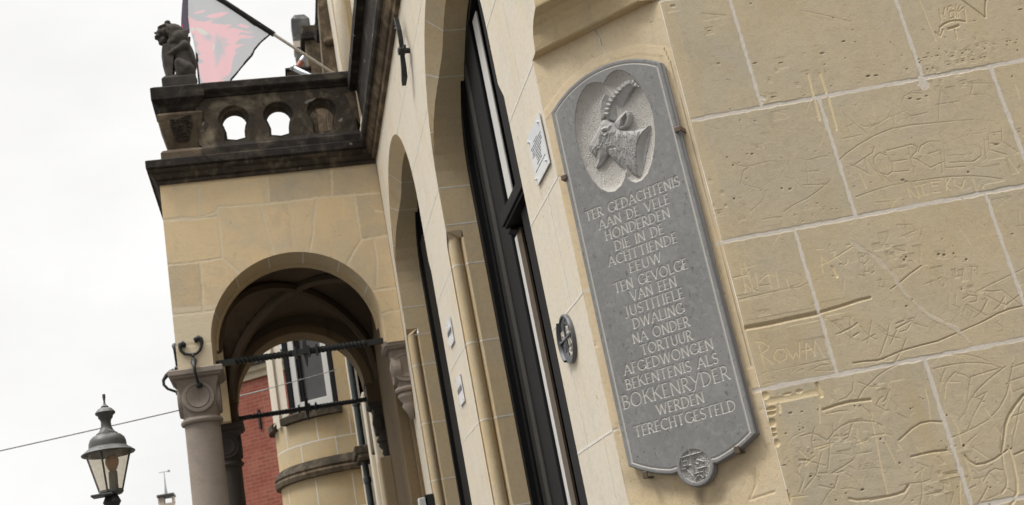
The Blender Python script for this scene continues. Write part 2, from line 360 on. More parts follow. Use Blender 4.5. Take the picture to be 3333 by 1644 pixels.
# flag cloth: thin printed polyester, light comes through
m = bpy.data.materials.new('printed_flag_cloth'); m.use_nodes = True; t = m.node_tree; t.nodes.clear()
o_ = t.nodes.new('ShaderNodeOutputMaterial'); vc = t.nodes.new('ShaderNodeVertexColor'); vc.layer_name = 'mask'
tl = t.nodes.new('ShaderNodeBsdfTranslucent'); df = t.nodes.new('ShaderNodeBsdfDiffuse'); tr = t.nodes.new('ShaderNodeBsdfTransparent'); a1 = t.nodes.new('ShaderNodeMixShader'); a2 = t.nodes.new('ShaderNodeMixShader')
for q in (tl, df, tr): t.links.new(vc.outputs[0], q.inputs[0])
a1.inputs[0].default_value = .3; t.links.new(tl.outputs[0], a1.inputs[1]); t.links.new(df.outputs[0], a1.inputs[2]); a2.inputs[0].default_value = .62
t.links.new(a1.outputs[0], a2.inputs[1]); t.links.new(tr.outputs[0], a2.inputs[2]); t.links.new(a2.outputs[0], o_.inputs[0]); M['flag'] = m
M['blue2'] = plain('bluestone_edge', (.21, .205, .205), .65, 0, .3, .12, 20, .001)
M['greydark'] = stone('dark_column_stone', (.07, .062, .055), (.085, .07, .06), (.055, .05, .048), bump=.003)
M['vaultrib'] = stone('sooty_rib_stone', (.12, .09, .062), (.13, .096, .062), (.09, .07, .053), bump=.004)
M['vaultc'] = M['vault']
M['inner'] = stone('shade_toned_inner_wall', (.20, .145, .085), (.23, .16, .085), (.15, .12, .08), bump=.003)  # porch shade put into the stone colour
M['terra'] = plain('red_painted_pipe', (.38, .14, .09), .5)
M['cable'] = plain('grey_cable', (.32, .32, .31), .6)
M['glass2'] = plain('window_pane', (.09, .085, .085), .1, 0, .5, .2, 6)
M['curtain'] = plain('greenish_curtain', (.28, .3, .14), .9, 0, .1, .4, 9)
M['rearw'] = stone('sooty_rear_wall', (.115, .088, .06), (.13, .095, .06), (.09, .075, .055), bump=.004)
M['pinn'] = sooty('grey_lead_stone', (.12, .12, .12), (.24, .23, .2), .6)
M['timber2'] = plain('lit_black_timber', (.022, .02, .018), .5, 0, .35, .3, 8, .002)  # lighter copy of the black timber, a soft reflection put into its colour
M['putty'] = plain('blue_grey_sealant', (.13, .145, .17), .6, 0, .3, .5, 10, .004)
# ================================================================== SETTING
ground = MB(); ground.add([(-300, -300, 0), (300, -300, 0), (300, 300, 0), (-300, 300, 0)], [(0, 1, 2, 3)])
tag(ground.build('street', M['street'], recalc=False), kind='structure')
# ================================================================== CORNER BUILDING
bld = thing('corner_building', 'pale sandstone corner building with chamfered corner, carved graffiti and tall black framed arched windows', 'building', (2.2, 6.5, 0))
# ---- side wall: ashlar blocks with white joints and scratched names
def ax(*segs): return np.concatenate([np.arange(a, b-1e-9, st) for a, b, st in segs])
A = Field(ax((0, 1.75, .0025), (1.75, 6.01, .15)), ax((0, 1.48, .1), (1.48, 4.02, .0025), (4.02, 9.0, .2)))
A.h += .0006*(np.sin(9*A.U+3*np.sin(5*A.V))+np.sin(13*A.V+2*np.sin(7*A.U)))
rows = [1.0, 1.6, 2.198, 2.829, 3.391, 3.985, 4.6, 5.2, 5.8]
tone = RNG.uniform(.42, .58, (20, 40))
vj = {3: [.313, 1.139, 1.9, 2.7], 4: [.572, 1.345, 2.1, 2.9], 5: [.313, 1.035, 1.8, 2.6], 2: [.68, 1.5, 2.3], 1: [.3, 1.1, 1.9], 6: [.6, 1.4, 2.2]}
for i in range(len(rows)-1):
    js = [-1]+vj.get(i+1, vj[3])+[99]
    sel = (A.V >= rows[i]) & (A.V < rows[i+1])
    for k in range(len(js)-1):
        A.a[..., 3] = np.where(sel & (A.U >= js[k]) & (A.U < js[k+1]), tone[i, k], A.a[..., 3])
def strokes(field, uvfn, o, s, data):
    for w_, d_, fr, pts in data:
        q = [uvfn(*p) for p in crop(o[0], o[1], s, pts)]; field.groove(q, w_/1000, d_/1000, 1, fr)
        if fr < .3:                                             # thin darker line along the bottom of the older cuts
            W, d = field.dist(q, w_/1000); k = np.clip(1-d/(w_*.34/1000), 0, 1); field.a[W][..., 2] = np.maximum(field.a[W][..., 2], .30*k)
T_, S_, B_ = (5.4, 1.5, .12), (6.4, 1.9, .14), (9, 3.2, .15)       # thin, scratched, bold
F_ = (6.6, 1.7, .65)                                            # fresh yellow scratch
def st(k, *ls): return [(k[0], k[1], k[2], l) for l in ls]
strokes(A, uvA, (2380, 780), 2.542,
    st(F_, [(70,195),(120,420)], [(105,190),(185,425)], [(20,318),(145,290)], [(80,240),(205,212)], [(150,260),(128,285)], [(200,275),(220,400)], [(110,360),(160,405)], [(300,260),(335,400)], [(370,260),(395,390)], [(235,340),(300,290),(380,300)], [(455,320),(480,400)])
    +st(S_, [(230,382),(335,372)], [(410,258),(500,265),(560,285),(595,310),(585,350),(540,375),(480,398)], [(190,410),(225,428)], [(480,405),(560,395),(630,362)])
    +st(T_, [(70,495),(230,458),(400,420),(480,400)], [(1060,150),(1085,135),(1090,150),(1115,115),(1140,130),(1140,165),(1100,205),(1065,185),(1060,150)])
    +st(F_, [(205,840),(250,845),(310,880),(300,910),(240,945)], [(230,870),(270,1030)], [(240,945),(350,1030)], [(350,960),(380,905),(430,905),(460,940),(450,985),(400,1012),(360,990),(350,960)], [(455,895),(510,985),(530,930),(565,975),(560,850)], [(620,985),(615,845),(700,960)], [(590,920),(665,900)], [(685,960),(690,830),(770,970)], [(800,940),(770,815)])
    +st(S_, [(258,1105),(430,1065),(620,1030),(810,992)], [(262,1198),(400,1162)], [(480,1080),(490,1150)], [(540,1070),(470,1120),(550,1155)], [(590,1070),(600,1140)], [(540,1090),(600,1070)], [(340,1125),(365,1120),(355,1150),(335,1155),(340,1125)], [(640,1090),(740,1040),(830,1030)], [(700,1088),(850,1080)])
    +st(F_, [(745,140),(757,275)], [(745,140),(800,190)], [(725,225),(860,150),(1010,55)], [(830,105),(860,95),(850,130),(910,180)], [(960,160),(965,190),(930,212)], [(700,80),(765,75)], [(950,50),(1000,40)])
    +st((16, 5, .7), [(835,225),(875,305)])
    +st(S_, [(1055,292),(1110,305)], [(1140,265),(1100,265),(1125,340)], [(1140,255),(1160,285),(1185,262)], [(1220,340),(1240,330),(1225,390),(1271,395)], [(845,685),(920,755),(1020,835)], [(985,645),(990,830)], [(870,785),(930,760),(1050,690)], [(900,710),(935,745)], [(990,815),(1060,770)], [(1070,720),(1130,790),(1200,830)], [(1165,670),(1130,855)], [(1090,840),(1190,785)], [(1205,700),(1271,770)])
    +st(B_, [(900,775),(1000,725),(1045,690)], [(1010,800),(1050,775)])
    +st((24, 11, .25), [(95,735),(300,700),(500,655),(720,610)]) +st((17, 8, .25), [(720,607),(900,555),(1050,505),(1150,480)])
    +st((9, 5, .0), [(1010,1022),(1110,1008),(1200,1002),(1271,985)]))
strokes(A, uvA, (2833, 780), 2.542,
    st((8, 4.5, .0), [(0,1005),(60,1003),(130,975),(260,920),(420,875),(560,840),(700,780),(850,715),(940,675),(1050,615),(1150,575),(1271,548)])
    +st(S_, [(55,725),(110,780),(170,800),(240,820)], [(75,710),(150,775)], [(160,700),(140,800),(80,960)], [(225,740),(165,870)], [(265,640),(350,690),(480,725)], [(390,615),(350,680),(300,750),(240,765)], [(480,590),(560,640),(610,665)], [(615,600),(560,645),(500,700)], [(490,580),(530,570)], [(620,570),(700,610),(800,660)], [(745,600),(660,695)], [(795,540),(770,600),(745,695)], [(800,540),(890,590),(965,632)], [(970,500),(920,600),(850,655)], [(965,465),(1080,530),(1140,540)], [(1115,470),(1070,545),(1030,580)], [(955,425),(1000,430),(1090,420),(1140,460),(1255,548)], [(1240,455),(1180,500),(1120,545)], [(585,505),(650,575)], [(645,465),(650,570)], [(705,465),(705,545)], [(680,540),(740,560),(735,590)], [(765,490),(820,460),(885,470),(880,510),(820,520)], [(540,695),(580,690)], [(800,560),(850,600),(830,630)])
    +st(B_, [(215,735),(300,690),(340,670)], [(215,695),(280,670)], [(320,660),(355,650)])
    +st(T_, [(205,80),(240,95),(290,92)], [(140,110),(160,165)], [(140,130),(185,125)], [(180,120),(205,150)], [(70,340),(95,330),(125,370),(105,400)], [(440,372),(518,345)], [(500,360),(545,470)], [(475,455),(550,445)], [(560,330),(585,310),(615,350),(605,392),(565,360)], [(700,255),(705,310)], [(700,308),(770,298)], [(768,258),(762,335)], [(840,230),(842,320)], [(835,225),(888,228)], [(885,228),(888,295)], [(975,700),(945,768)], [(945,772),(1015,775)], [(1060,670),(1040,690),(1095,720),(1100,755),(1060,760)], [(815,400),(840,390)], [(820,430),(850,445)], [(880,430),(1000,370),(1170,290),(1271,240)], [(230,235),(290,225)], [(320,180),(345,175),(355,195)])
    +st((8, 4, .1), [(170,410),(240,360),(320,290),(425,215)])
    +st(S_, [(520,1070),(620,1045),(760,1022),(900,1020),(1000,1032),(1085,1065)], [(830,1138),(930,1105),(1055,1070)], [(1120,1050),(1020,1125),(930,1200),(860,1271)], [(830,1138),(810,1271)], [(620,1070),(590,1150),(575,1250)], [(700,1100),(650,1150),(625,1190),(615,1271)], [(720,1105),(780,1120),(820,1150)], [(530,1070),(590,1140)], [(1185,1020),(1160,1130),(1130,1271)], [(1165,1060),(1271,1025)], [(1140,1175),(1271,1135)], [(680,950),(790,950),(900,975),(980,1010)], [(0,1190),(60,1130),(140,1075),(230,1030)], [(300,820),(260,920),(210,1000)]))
for (x0, y0), r_ in (((295,143), 5), ((280,168), 5), ((565,122), 6), ((610,128), 6), ((690,115), 4), ((795,165), 5), ((345,495), 4), ((300,550), 5), ((755,410), 3)):
    p = uvA(*crop(2833, 780, 2.542, [(x0, y0)])[0]); A.pit(p[0], p[1], r_*.0011, r_*.0009, .005, 2, .6)
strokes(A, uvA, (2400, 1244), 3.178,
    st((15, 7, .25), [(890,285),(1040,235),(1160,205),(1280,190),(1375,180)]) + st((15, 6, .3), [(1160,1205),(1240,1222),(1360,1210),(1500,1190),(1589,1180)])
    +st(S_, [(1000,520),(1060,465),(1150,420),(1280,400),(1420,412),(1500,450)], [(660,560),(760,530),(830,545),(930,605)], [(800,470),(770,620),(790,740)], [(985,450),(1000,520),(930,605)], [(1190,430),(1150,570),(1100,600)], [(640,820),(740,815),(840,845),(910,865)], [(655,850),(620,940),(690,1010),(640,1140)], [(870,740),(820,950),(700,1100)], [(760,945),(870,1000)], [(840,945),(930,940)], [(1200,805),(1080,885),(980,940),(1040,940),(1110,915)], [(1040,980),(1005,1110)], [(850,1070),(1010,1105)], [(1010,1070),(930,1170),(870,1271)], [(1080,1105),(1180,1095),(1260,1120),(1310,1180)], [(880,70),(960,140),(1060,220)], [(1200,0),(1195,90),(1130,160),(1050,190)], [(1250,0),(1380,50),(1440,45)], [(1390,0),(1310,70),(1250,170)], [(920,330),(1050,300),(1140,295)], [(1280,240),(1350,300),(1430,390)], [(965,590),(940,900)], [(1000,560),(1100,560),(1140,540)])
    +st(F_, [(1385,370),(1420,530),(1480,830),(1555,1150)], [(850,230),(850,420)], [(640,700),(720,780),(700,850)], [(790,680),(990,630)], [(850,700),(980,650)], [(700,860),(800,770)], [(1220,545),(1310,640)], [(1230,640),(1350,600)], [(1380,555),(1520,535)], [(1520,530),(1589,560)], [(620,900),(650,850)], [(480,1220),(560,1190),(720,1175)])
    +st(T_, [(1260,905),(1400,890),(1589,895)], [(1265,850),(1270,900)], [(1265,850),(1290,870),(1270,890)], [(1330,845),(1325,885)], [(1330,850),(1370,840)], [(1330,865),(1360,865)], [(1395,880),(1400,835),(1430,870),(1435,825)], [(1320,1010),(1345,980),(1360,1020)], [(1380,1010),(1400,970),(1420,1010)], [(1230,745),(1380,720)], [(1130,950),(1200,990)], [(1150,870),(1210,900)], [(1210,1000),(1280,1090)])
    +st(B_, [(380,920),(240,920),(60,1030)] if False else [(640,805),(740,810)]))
for (x0, y0), (ru, rv, d_) in (((550,318), (9, 3, 5)), ((668,305), (6, 2.5, 4)), ((835,285), (3, 3, 4)), ((445,350), (3, 2, 3)), ((388,850), (6, 14, 9)), ((500,530), (5, 3, 3)), ((645,494), (3, 3, 4)), ((680,475), (3, 4, 4)), ((760,973), (7, 3, 6)), ((1482,588), (3.5, 3.5, 5)), ((1268,245), (4, 2.5, 4)), ((1215,245), (4, 2.5, 4)), ((1295,1112), (9, 5, 4)), ((1022,1220), (4, 3, 4)), ((485,860), (10, 2.5, 4)), ((458,1240), (3, 5, 4)), ((505,1130), (8, 10, 5)), ((1123,1150), (6, 2.5, 3))):
    p = uvA(*crop(2400, 1244, 3.178, [(x0, y0)])[0]); A.pit(p[0], p[1], ru/1000, rv/1000, d_/1000, 2, .95)
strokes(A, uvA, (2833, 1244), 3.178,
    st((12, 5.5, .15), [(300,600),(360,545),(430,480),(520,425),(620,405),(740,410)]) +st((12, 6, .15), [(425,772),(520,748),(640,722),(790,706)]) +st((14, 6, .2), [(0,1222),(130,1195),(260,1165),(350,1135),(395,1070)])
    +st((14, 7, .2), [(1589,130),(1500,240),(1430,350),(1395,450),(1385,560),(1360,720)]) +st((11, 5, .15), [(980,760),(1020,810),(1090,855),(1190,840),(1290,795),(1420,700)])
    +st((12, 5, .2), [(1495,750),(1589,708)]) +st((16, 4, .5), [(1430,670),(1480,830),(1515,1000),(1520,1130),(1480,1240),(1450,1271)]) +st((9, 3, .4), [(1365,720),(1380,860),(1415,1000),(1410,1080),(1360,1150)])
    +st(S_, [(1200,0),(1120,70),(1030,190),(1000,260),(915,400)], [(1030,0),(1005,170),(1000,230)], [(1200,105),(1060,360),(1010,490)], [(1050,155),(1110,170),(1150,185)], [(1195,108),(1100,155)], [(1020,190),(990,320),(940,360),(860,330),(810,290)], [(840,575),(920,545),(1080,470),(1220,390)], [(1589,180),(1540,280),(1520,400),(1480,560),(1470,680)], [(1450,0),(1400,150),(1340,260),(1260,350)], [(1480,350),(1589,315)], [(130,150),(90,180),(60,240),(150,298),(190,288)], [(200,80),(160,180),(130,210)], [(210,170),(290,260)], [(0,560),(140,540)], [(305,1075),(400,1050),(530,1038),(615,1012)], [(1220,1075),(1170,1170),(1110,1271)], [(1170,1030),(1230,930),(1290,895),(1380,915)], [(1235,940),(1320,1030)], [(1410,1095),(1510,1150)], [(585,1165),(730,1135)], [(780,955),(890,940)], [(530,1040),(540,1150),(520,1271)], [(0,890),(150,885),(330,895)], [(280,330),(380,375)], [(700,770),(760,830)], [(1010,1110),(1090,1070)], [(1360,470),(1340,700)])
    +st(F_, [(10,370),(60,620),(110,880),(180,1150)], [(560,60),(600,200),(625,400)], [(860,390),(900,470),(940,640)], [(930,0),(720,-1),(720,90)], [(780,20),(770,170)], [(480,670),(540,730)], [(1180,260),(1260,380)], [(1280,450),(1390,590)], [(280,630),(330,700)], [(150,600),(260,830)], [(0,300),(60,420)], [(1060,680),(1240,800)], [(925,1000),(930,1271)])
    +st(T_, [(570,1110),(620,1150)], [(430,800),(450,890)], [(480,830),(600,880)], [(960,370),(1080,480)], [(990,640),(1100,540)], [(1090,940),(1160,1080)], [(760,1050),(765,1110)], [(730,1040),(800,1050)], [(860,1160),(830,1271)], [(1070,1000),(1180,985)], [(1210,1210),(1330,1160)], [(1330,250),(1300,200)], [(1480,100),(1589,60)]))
for (x0, y0), (ru, rv, d_) in (((418,275), (3.5, 3.5, 5)), ((793,342), (4, 4, 6)), ((105,588), (4, 4, 6)), ((968,657), (5, 5, 7)), ((305,837), (4, 4, 6)), ((1458,688), (4, 3.5, 5)), ((1232,1262), (4, 4, 6)), ((737,610), (3, 2.5, 4)), ((1240,1090), (4, 2.5, 4)), ((903,1085), (2.5, 2.5, 4)), ((550,170), (3, 2, 3))):
    p = uvA(*crop(2833, 1244, 3.178, [(x0, y0)])[0]); A.pit(p[0], p[1], ru/1000, rv/1000, d_/1000, 2, .95)
strokes(A, uvA, (2350, 480), 4.236,
    st(T_, [(160,210),(230,250),(320,265),(440,248),(580,208),(700,190),(800,205),(850,225),(862,300),(820,370),(740,425),(590,520)], [(370,275),(300,320),(280,400),(262,470),(310,515),(420,545),(540,565),(600,615),(590,690),(520,770),(395,880)], [(615,235),(640,400),(670,550)], [(920,165),(935,420)], [(920,165),(985,225)], [(1000,280),(955,390)], [(970,420),(1130,575)], [(1085,150),(1150,168),(1230,168),(1350,130),(1460,118)], [(1160,190),(1190,480)], [(1110,330),(1200,335),(1335,322)], [(1110,518),(1250,518),(1460,508)], [(1490,460),(1340,590),(1200,690),(980,800),(850,890)], [(560,995),(760,962),(830,965)]))
for (x0, y0), (ru, rv, d_) in (((412,92), (6, 3, 5)), ((68,134), (3, 2.5, 4)), ((152,248), (5, 6, 3)), ((168,705), (4, 4.5, 7)), ((825,567), (6, 6, 4)), ((940,575), (8, 6, 4)), ((1000,930), (2.5, 2.5, 3)), ((535,590), (3, 3, 2))):
    p = uvA(*crop(2350, 480, 4.236, [(x0, y0)])[0]); A.pit(p[0], p[1], ru/1000, rv/1000, d_/1000, 2, .85 if rv < 5 else .3)
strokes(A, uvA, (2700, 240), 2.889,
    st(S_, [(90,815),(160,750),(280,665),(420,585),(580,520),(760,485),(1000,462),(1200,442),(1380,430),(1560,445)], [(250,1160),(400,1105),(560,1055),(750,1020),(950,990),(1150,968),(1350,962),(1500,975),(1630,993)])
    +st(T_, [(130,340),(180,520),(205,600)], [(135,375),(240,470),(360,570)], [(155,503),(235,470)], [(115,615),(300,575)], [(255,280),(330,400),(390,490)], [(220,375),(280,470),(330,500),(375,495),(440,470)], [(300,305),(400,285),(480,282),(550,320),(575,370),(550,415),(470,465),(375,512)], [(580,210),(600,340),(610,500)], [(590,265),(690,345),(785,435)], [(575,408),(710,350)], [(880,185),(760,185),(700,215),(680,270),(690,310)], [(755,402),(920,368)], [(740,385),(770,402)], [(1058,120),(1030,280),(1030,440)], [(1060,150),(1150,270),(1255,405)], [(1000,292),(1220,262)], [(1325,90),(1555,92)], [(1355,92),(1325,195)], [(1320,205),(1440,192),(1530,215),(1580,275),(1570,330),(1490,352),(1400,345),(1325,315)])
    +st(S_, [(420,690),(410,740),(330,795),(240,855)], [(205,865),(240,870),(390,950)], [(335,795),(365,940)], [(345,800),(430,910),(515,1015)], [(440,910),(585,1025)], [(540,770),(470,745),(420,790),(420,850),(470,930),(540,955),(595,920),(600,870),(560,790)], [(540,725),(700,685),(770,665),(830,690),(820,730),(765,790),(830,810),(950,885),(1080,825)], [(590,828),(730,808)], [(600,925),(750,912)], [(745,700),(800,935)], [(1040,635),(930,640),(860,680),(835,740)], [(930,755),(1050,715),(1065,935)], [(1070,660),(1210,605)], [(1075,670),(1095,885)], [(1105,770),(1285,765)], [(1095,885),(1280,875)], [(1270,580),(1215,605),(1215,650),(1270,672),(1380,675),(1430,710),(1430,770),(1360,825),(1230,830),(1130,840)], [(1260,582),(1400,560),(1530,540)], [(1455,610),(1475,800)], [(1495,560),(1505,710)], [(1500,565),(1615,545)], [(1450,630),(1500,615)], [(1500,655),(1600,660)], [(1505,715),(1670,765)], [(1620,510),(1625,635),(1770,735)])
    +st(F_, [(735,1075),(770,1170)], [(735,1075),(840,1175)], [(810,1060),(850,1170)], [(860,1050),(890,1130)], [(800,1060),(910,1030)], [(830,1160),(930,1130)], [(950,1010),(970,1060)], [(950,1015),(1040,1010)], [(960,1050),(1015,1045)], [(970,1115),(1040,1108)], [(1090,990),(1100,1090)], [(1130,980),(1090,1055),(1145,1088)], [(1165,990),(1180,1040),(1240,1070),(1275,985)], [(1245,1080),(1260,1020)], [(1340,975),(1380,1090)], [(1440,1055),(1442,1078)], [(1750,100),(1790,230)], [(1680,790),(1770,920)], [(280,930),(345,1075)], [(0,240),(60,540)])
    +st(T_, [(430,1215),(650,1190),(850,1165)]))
for (x0, y0), (ru, rv, d_) in (((365,22), (12, 5, 5)), ((435,16), (9, 4, 4)), ((757,233), (10, 4, 4)), ((840,240), (12, 3, 4)), ((910,210), (8, 3, 3)), ((1305,925), (5, 5, 4)), ((690,1000), (10, 6, 3)), ((720,1012), (8, 3, 3)), ((1570,665), (14, 4, 3)), ((1720,20), (4, 4, 3)), ((250,290), (3, 2, 3))):
    p = uvA(*crop(2700, 240, 2.889, [(x0, y0)])[0]); A.pit(p[0], p[1], ru/1000, rv/1000, d_/1000, 2, .7)
strokes(A, uvA, (2950, 0), 5.083,
    st((9, 4, .4), [(545,160),(585,355)], [(550,190),(640,295)], [(640,130),(620,240)], [(690,180),(700,120),(740,90),(780,130)], [(720,190),(790,180),(800,280),(720,310)], [(720,190),(720,300)], [(820,80),(840,290)], [(900,80),(850,180),(880,280)], [(965,110),(855,205)], [(965,140),(985,350)], [(480,530),(565,605),(610,490)], [(550,540),(560,460),(620,395)], [(805,490),(840,630)])
    +st((12, 6, .3), [(560,450),(640,390),(740,350),(860,340),(985,355)]) +st((11, 6, .1), [(925,0),(1100,130),(1210,210),(1310,290)], [(1320,0),(1305,130),(1310,280)])
    +st(F_, [(210,0),(280,160),(360,360),(490,670)]) +st((16, 8, .3), [(700,475),(780,455),(860,425)]))
for (x0, y0), (ru, rv) in (((290,487), (5, 2)), ((205,978), (7, 3)), ((220,1035), (7, 3)), ((315,950), (13, 3)), ((520,918), (7, 3)), ((480,920), (4, 2)), ((665,872), (4, 2)), ((770,925), (7, 3)), ((740,940), (4, 2)), ((930,883), (8, 4)), ((990,827), (5, 3)), ((1045,827), (5, 3)), ((1085,862), (4, 2)), ((940,1005), (5, 4)), ((845,1035), (5, 2)), ((700,1067), (8, 3)), ((1100,985), (10, 2.5)), ((1240,957), (5, 2.5)), ((1300,943), (8, 3)), ((1298,805), (4, 3)), ((1180,760), (4, 3)), ((1448,730), (5, 2.5)), ((1670,683), (8, 3)), ((1720,670), (6, 3)), ((1810,708), (9, 4)), ((1840,830), (6, 5)), ((1835,655), (4, 3)), ((1670,745), (6, 3)), ((440,1128), (5, 3)), ((350,1145), (9, 3)), ((1890,158), (16, 4)), ((360,878), (9, 2)), ((10,1142), (7, 3)), ((1130,343), (14, 2)), ((1050,355), (4, 2))):
    p = uvA(*crop(2950, 0, 5.083, [(x0, y0)])[0]); A.pit(p[0], p[1], ru/1200, rv/1300, .0035, 2, .8)
# pits in the upper left block, scratches across the first bed joint, DAVON, 4I
strokes(A, uvA, (2150, 0), 1.546,
    st((16, 3, .7), [(740,375),(765,470),(800,600)], [(800,370),(845,500),(885,650)]) + st(F_, [(770,500),(790,590)])
    +st(T_, [(1225,1115),(1245,1190)], [(1190,1135),(1260,1130),(1285,1160),(1215,1190)], [(1310,1185),(1330,1105),(1365,1180)], [(1310,1150),(1355,1145)], [(1380,1180),(1395,1100),(1430,1165),(1440,1095),(1450,1170)], [(1470,1130),(1500,1105),(1515,1145),(1470,1170)], [(1530,1170),(1535,1095),(1600,1145)], [(1690,1100),(1740,1150)], [(1690,1085),(1690,1140)], [(1800,1060),(1805,1140)], [(1785,1140),(1829,1135)], [(1300,0),(1380,200)], [(210,70),(330,78)], [(700,50),(820,75),(960,110)], [(1180,1250),(1230,1265)]))
for (x0, y0), (ru, rv) in (((62,30), (14, 10)), ((455,18), (7, 3)), ((813,268), (14, 5)), ((922,208), (10, 5)), ((980,211), (6, 3)), ((1158,213), (4, 3)), ((930,292), (4, 3)), ((475,318), (14, 3)), ((605,317), (14, 3)), ((825,325), (5, 3)), ((565,488), (9, 4)), ((345,402), (4, 3)), ((293,320), (9, 9)), ((1043,382), (12, 5)), ((1088,380), (10, 4)), ((960,412), (5, 2)), ((1000,418), (6, 2)), ((335,791), (4, 3)), ((461,775), (8, 4)), ((365,833), (4, 4)), ((335,400), (3, 3)), ((205,830), (8, 4)), ((245,155), (9, 2)), ((870,90), (5, 3)), ((400,605), (4, 3)), ((475,608), (5, 3)), ((1770,1177), (9, 3)), ((1770,385), (5, 4)), ((1520,1000), (4, 3))):
    p = uvA(*crop(2150, 0, 1.546, [(x0, y0)])[0]); A.pit(p[0], p[1], ru/1100, rv/1250, .0035, 2, .7 if rv < 8 else .15)
for k in range(300):                                        # natural pitting in beds
    u, v = RNG.uniform(0, 1.75), RNG.choice([3.5, 3.46, 3.12, 2.62, 2.9, 1.9, 2.05, 1.75])+RNG.normal(0, .07); r_ = RNG.uniform(.0012, .0036); A.pit(u, v, r_*RNG.uniform(1, 2.6), r_*.9, .0018, 2, RNG.uniform(.1, .5))
for k in range(230):                                        # faint old scratches low on the wall
    u, v = RNG.uniform(.05, 1.2), RNG.uniform(1.5, 2.2) if k > 60 else RNG.uniform(2.2, 3.4); a_ = RNG.uniform(0, 6.28); l_ = RNG.uniform(.015, .09)
    c_ = RNG.normal(0, .35); pts = [(u+l_*t*math.cos(a_+c_*t), v+l_*t*math.sin(a_+c_*t)) for t in (0, .33, .66, 1)]
    A.groove(pts, RNG.uniform(.004, .007), RNG.uniform(.0004, .0011), 1, RNG.choice([0, 0, .25, .5]))
# filled crack, mortar repairs, joints
A.band([uvA(*p) for p in crop(2380, 780, 2.542, [(985,10),(1060,65),(1180,130),(1271,215)])], .014, 0, .3, 0, .004)
A.band([uvA(*p) for p in crop(2833, 780, 2.542, [(10,120),(110,220),(190,290),(260,420),(360,520),(480,630),(600,690),(720,740),(820,850)])], .013, 0, .35, 0, .004)
for z in rows[1:7]: A.band([(0.0, z), (6, z)], .0175, 0, 1, .0014, .0021)
for i, us_ in vj.items():
    for u in us_: A.band([(u-.004, rows[i-1] if False else rows[i]), (u+.003, rows[i-1])], .0155, 0, 1, .0014, .0021)
for (px_, py_, r_) in ((2478, 315, .013), (3002, 272, .02), (2474, 330, .008), (2996, 252, .016), (2945+55, 268, .014)):
    p = uvA(px_, py_); A.band([p, (p[0]+.004, p[1]-.006)], 2*r_, 0, .9, .001, .004)
# broken edge below the third joint, next to the plaque
for (x0, y0), (ru, rv, d_) in (((365,420), (15, 18, 9)), ((350,275), (22, 8, 7)), ((355,325), (18, 9, 8)), ((378,500), (10, 10, 7)), ((385,545), (9, 8, 9)), ((412,630), (11, 16, 6)), ((535,1200), (10, 20, 6)), ((290,140), (16, 16, 6)), ((640,95), (16, 8, 6)), ((520,120), (20, 5, 5))):
    p = uvA(*crop(2400, 1244, 3.178, [(x0, y0)])[0]); A.pit(p[0], p[1], ru/1000, rv/1000, d_/1000, 1, .8)
A.groove([uvA(*p) for p in crop(2400, 1244, 3.178, [(330,200),(600,150),(780,110),(850,100)])], .028, .003, 1, .7, True)
A.groove([uvA(*p) for p in crop(2400, 1244, 3.178, [(825,20),(870,140)])], .018, .007, 1, .6, True)
A.groove([uvA(*p) for p in crop(2400, 1244, 3.178, [(430,230),(440,300)])], .014, .003, 1, .8, True)
e_ = np.clip(1-A.U/.014, 0, 1); A.h -= .003*e_**2                  # worn arris
strip = np.clip((.055+.004*np.sin(7*A.V)-A.U)/.006, 0, 1)*(A.V < 4.0)
A.a[..., 3] = A.a[..., 3]*(1-strip)+.7*strip                      # the narrow lighter return beside the chamfer
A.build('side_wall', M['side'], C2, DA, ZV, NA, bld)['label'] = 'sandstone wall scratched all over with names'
# ---- chamfer
CH = Field(ax((0, .691, .004)), ax((0, 1.48, .1), (1.48, 4.03, .004)))
CH.h += .0008*(np.sin(11*CH.U+3*np.sin(6*CH.V))+np.sin(15*CH.V+2*np.sin(9*CH.U)))
CH.a[..., 3] = .5
for z in (2.198, 2.826): CH.band([(0, z), (.04, z)], .013, 0, .9, .001, .0015); CH.band([(.66, z), (.69, z)], .013, 0, .8, .001, .0015)
CH.band([(0, 3.388), (.045, 3.37)], .014, 0, .9, .001, .0015)
CH.band([(.36, 4.0), (.372, 3.86)], .008, 0, .8, .001, .001); CH.groove([(.352, 4.0), (.366, 3.95), (.37, 3.9)], .004, .003, 2, .9)
for k in range(170):
    u, v = RNG.uniform(0, .69), RNG.uniform(1.5, 3.95); r_ = RNG.uniform(.0015, .004); CH.pit(u, v, r_*1.3, r_, .003, 2, RNG.uniform(.1, .8))
for k in range(150):
    u, v = RNG.uniform(0.02, .66), RNG.uniform(1.5, 1.95) if k < 110 else RNG.uniform(2, 3.9); a_ = RNG.uniform(0, 6.28); l_ = RNG.uniform(.02, .1)
    CH.groove([(u, v), (u+l_*.5*math.cos(a_), v+l_*.5*math.sin(a_)), (u+l_*math.cos(a_+.4), v+l_*math.sin(a_+.4))], .007, RNG.uniform(.001, .002), 1, RNG.choice([0, .3, .6]))
CH.groove([(.585, 1.9), (.57, 1.84), (.53, 1.79), (.58, 1.795), (.64, 1.80)], .012, .004, 1, .3)
W, d = CH.dist([(.02, 1.99), (.1, 1.935), (.25, 1.90), (.30, 1.85), (.36, 1.82), (.42, 1.86), (.46, 1.91), (.62, 1.97)], .14)
CH.a[W][..., 2] = np.maximum(CH.a[W][..., 2], .5*np.clip(1-d/.06, 0, 1)*(.6+.4*CH.noise(W, 30)))      # run-off stain under the slab
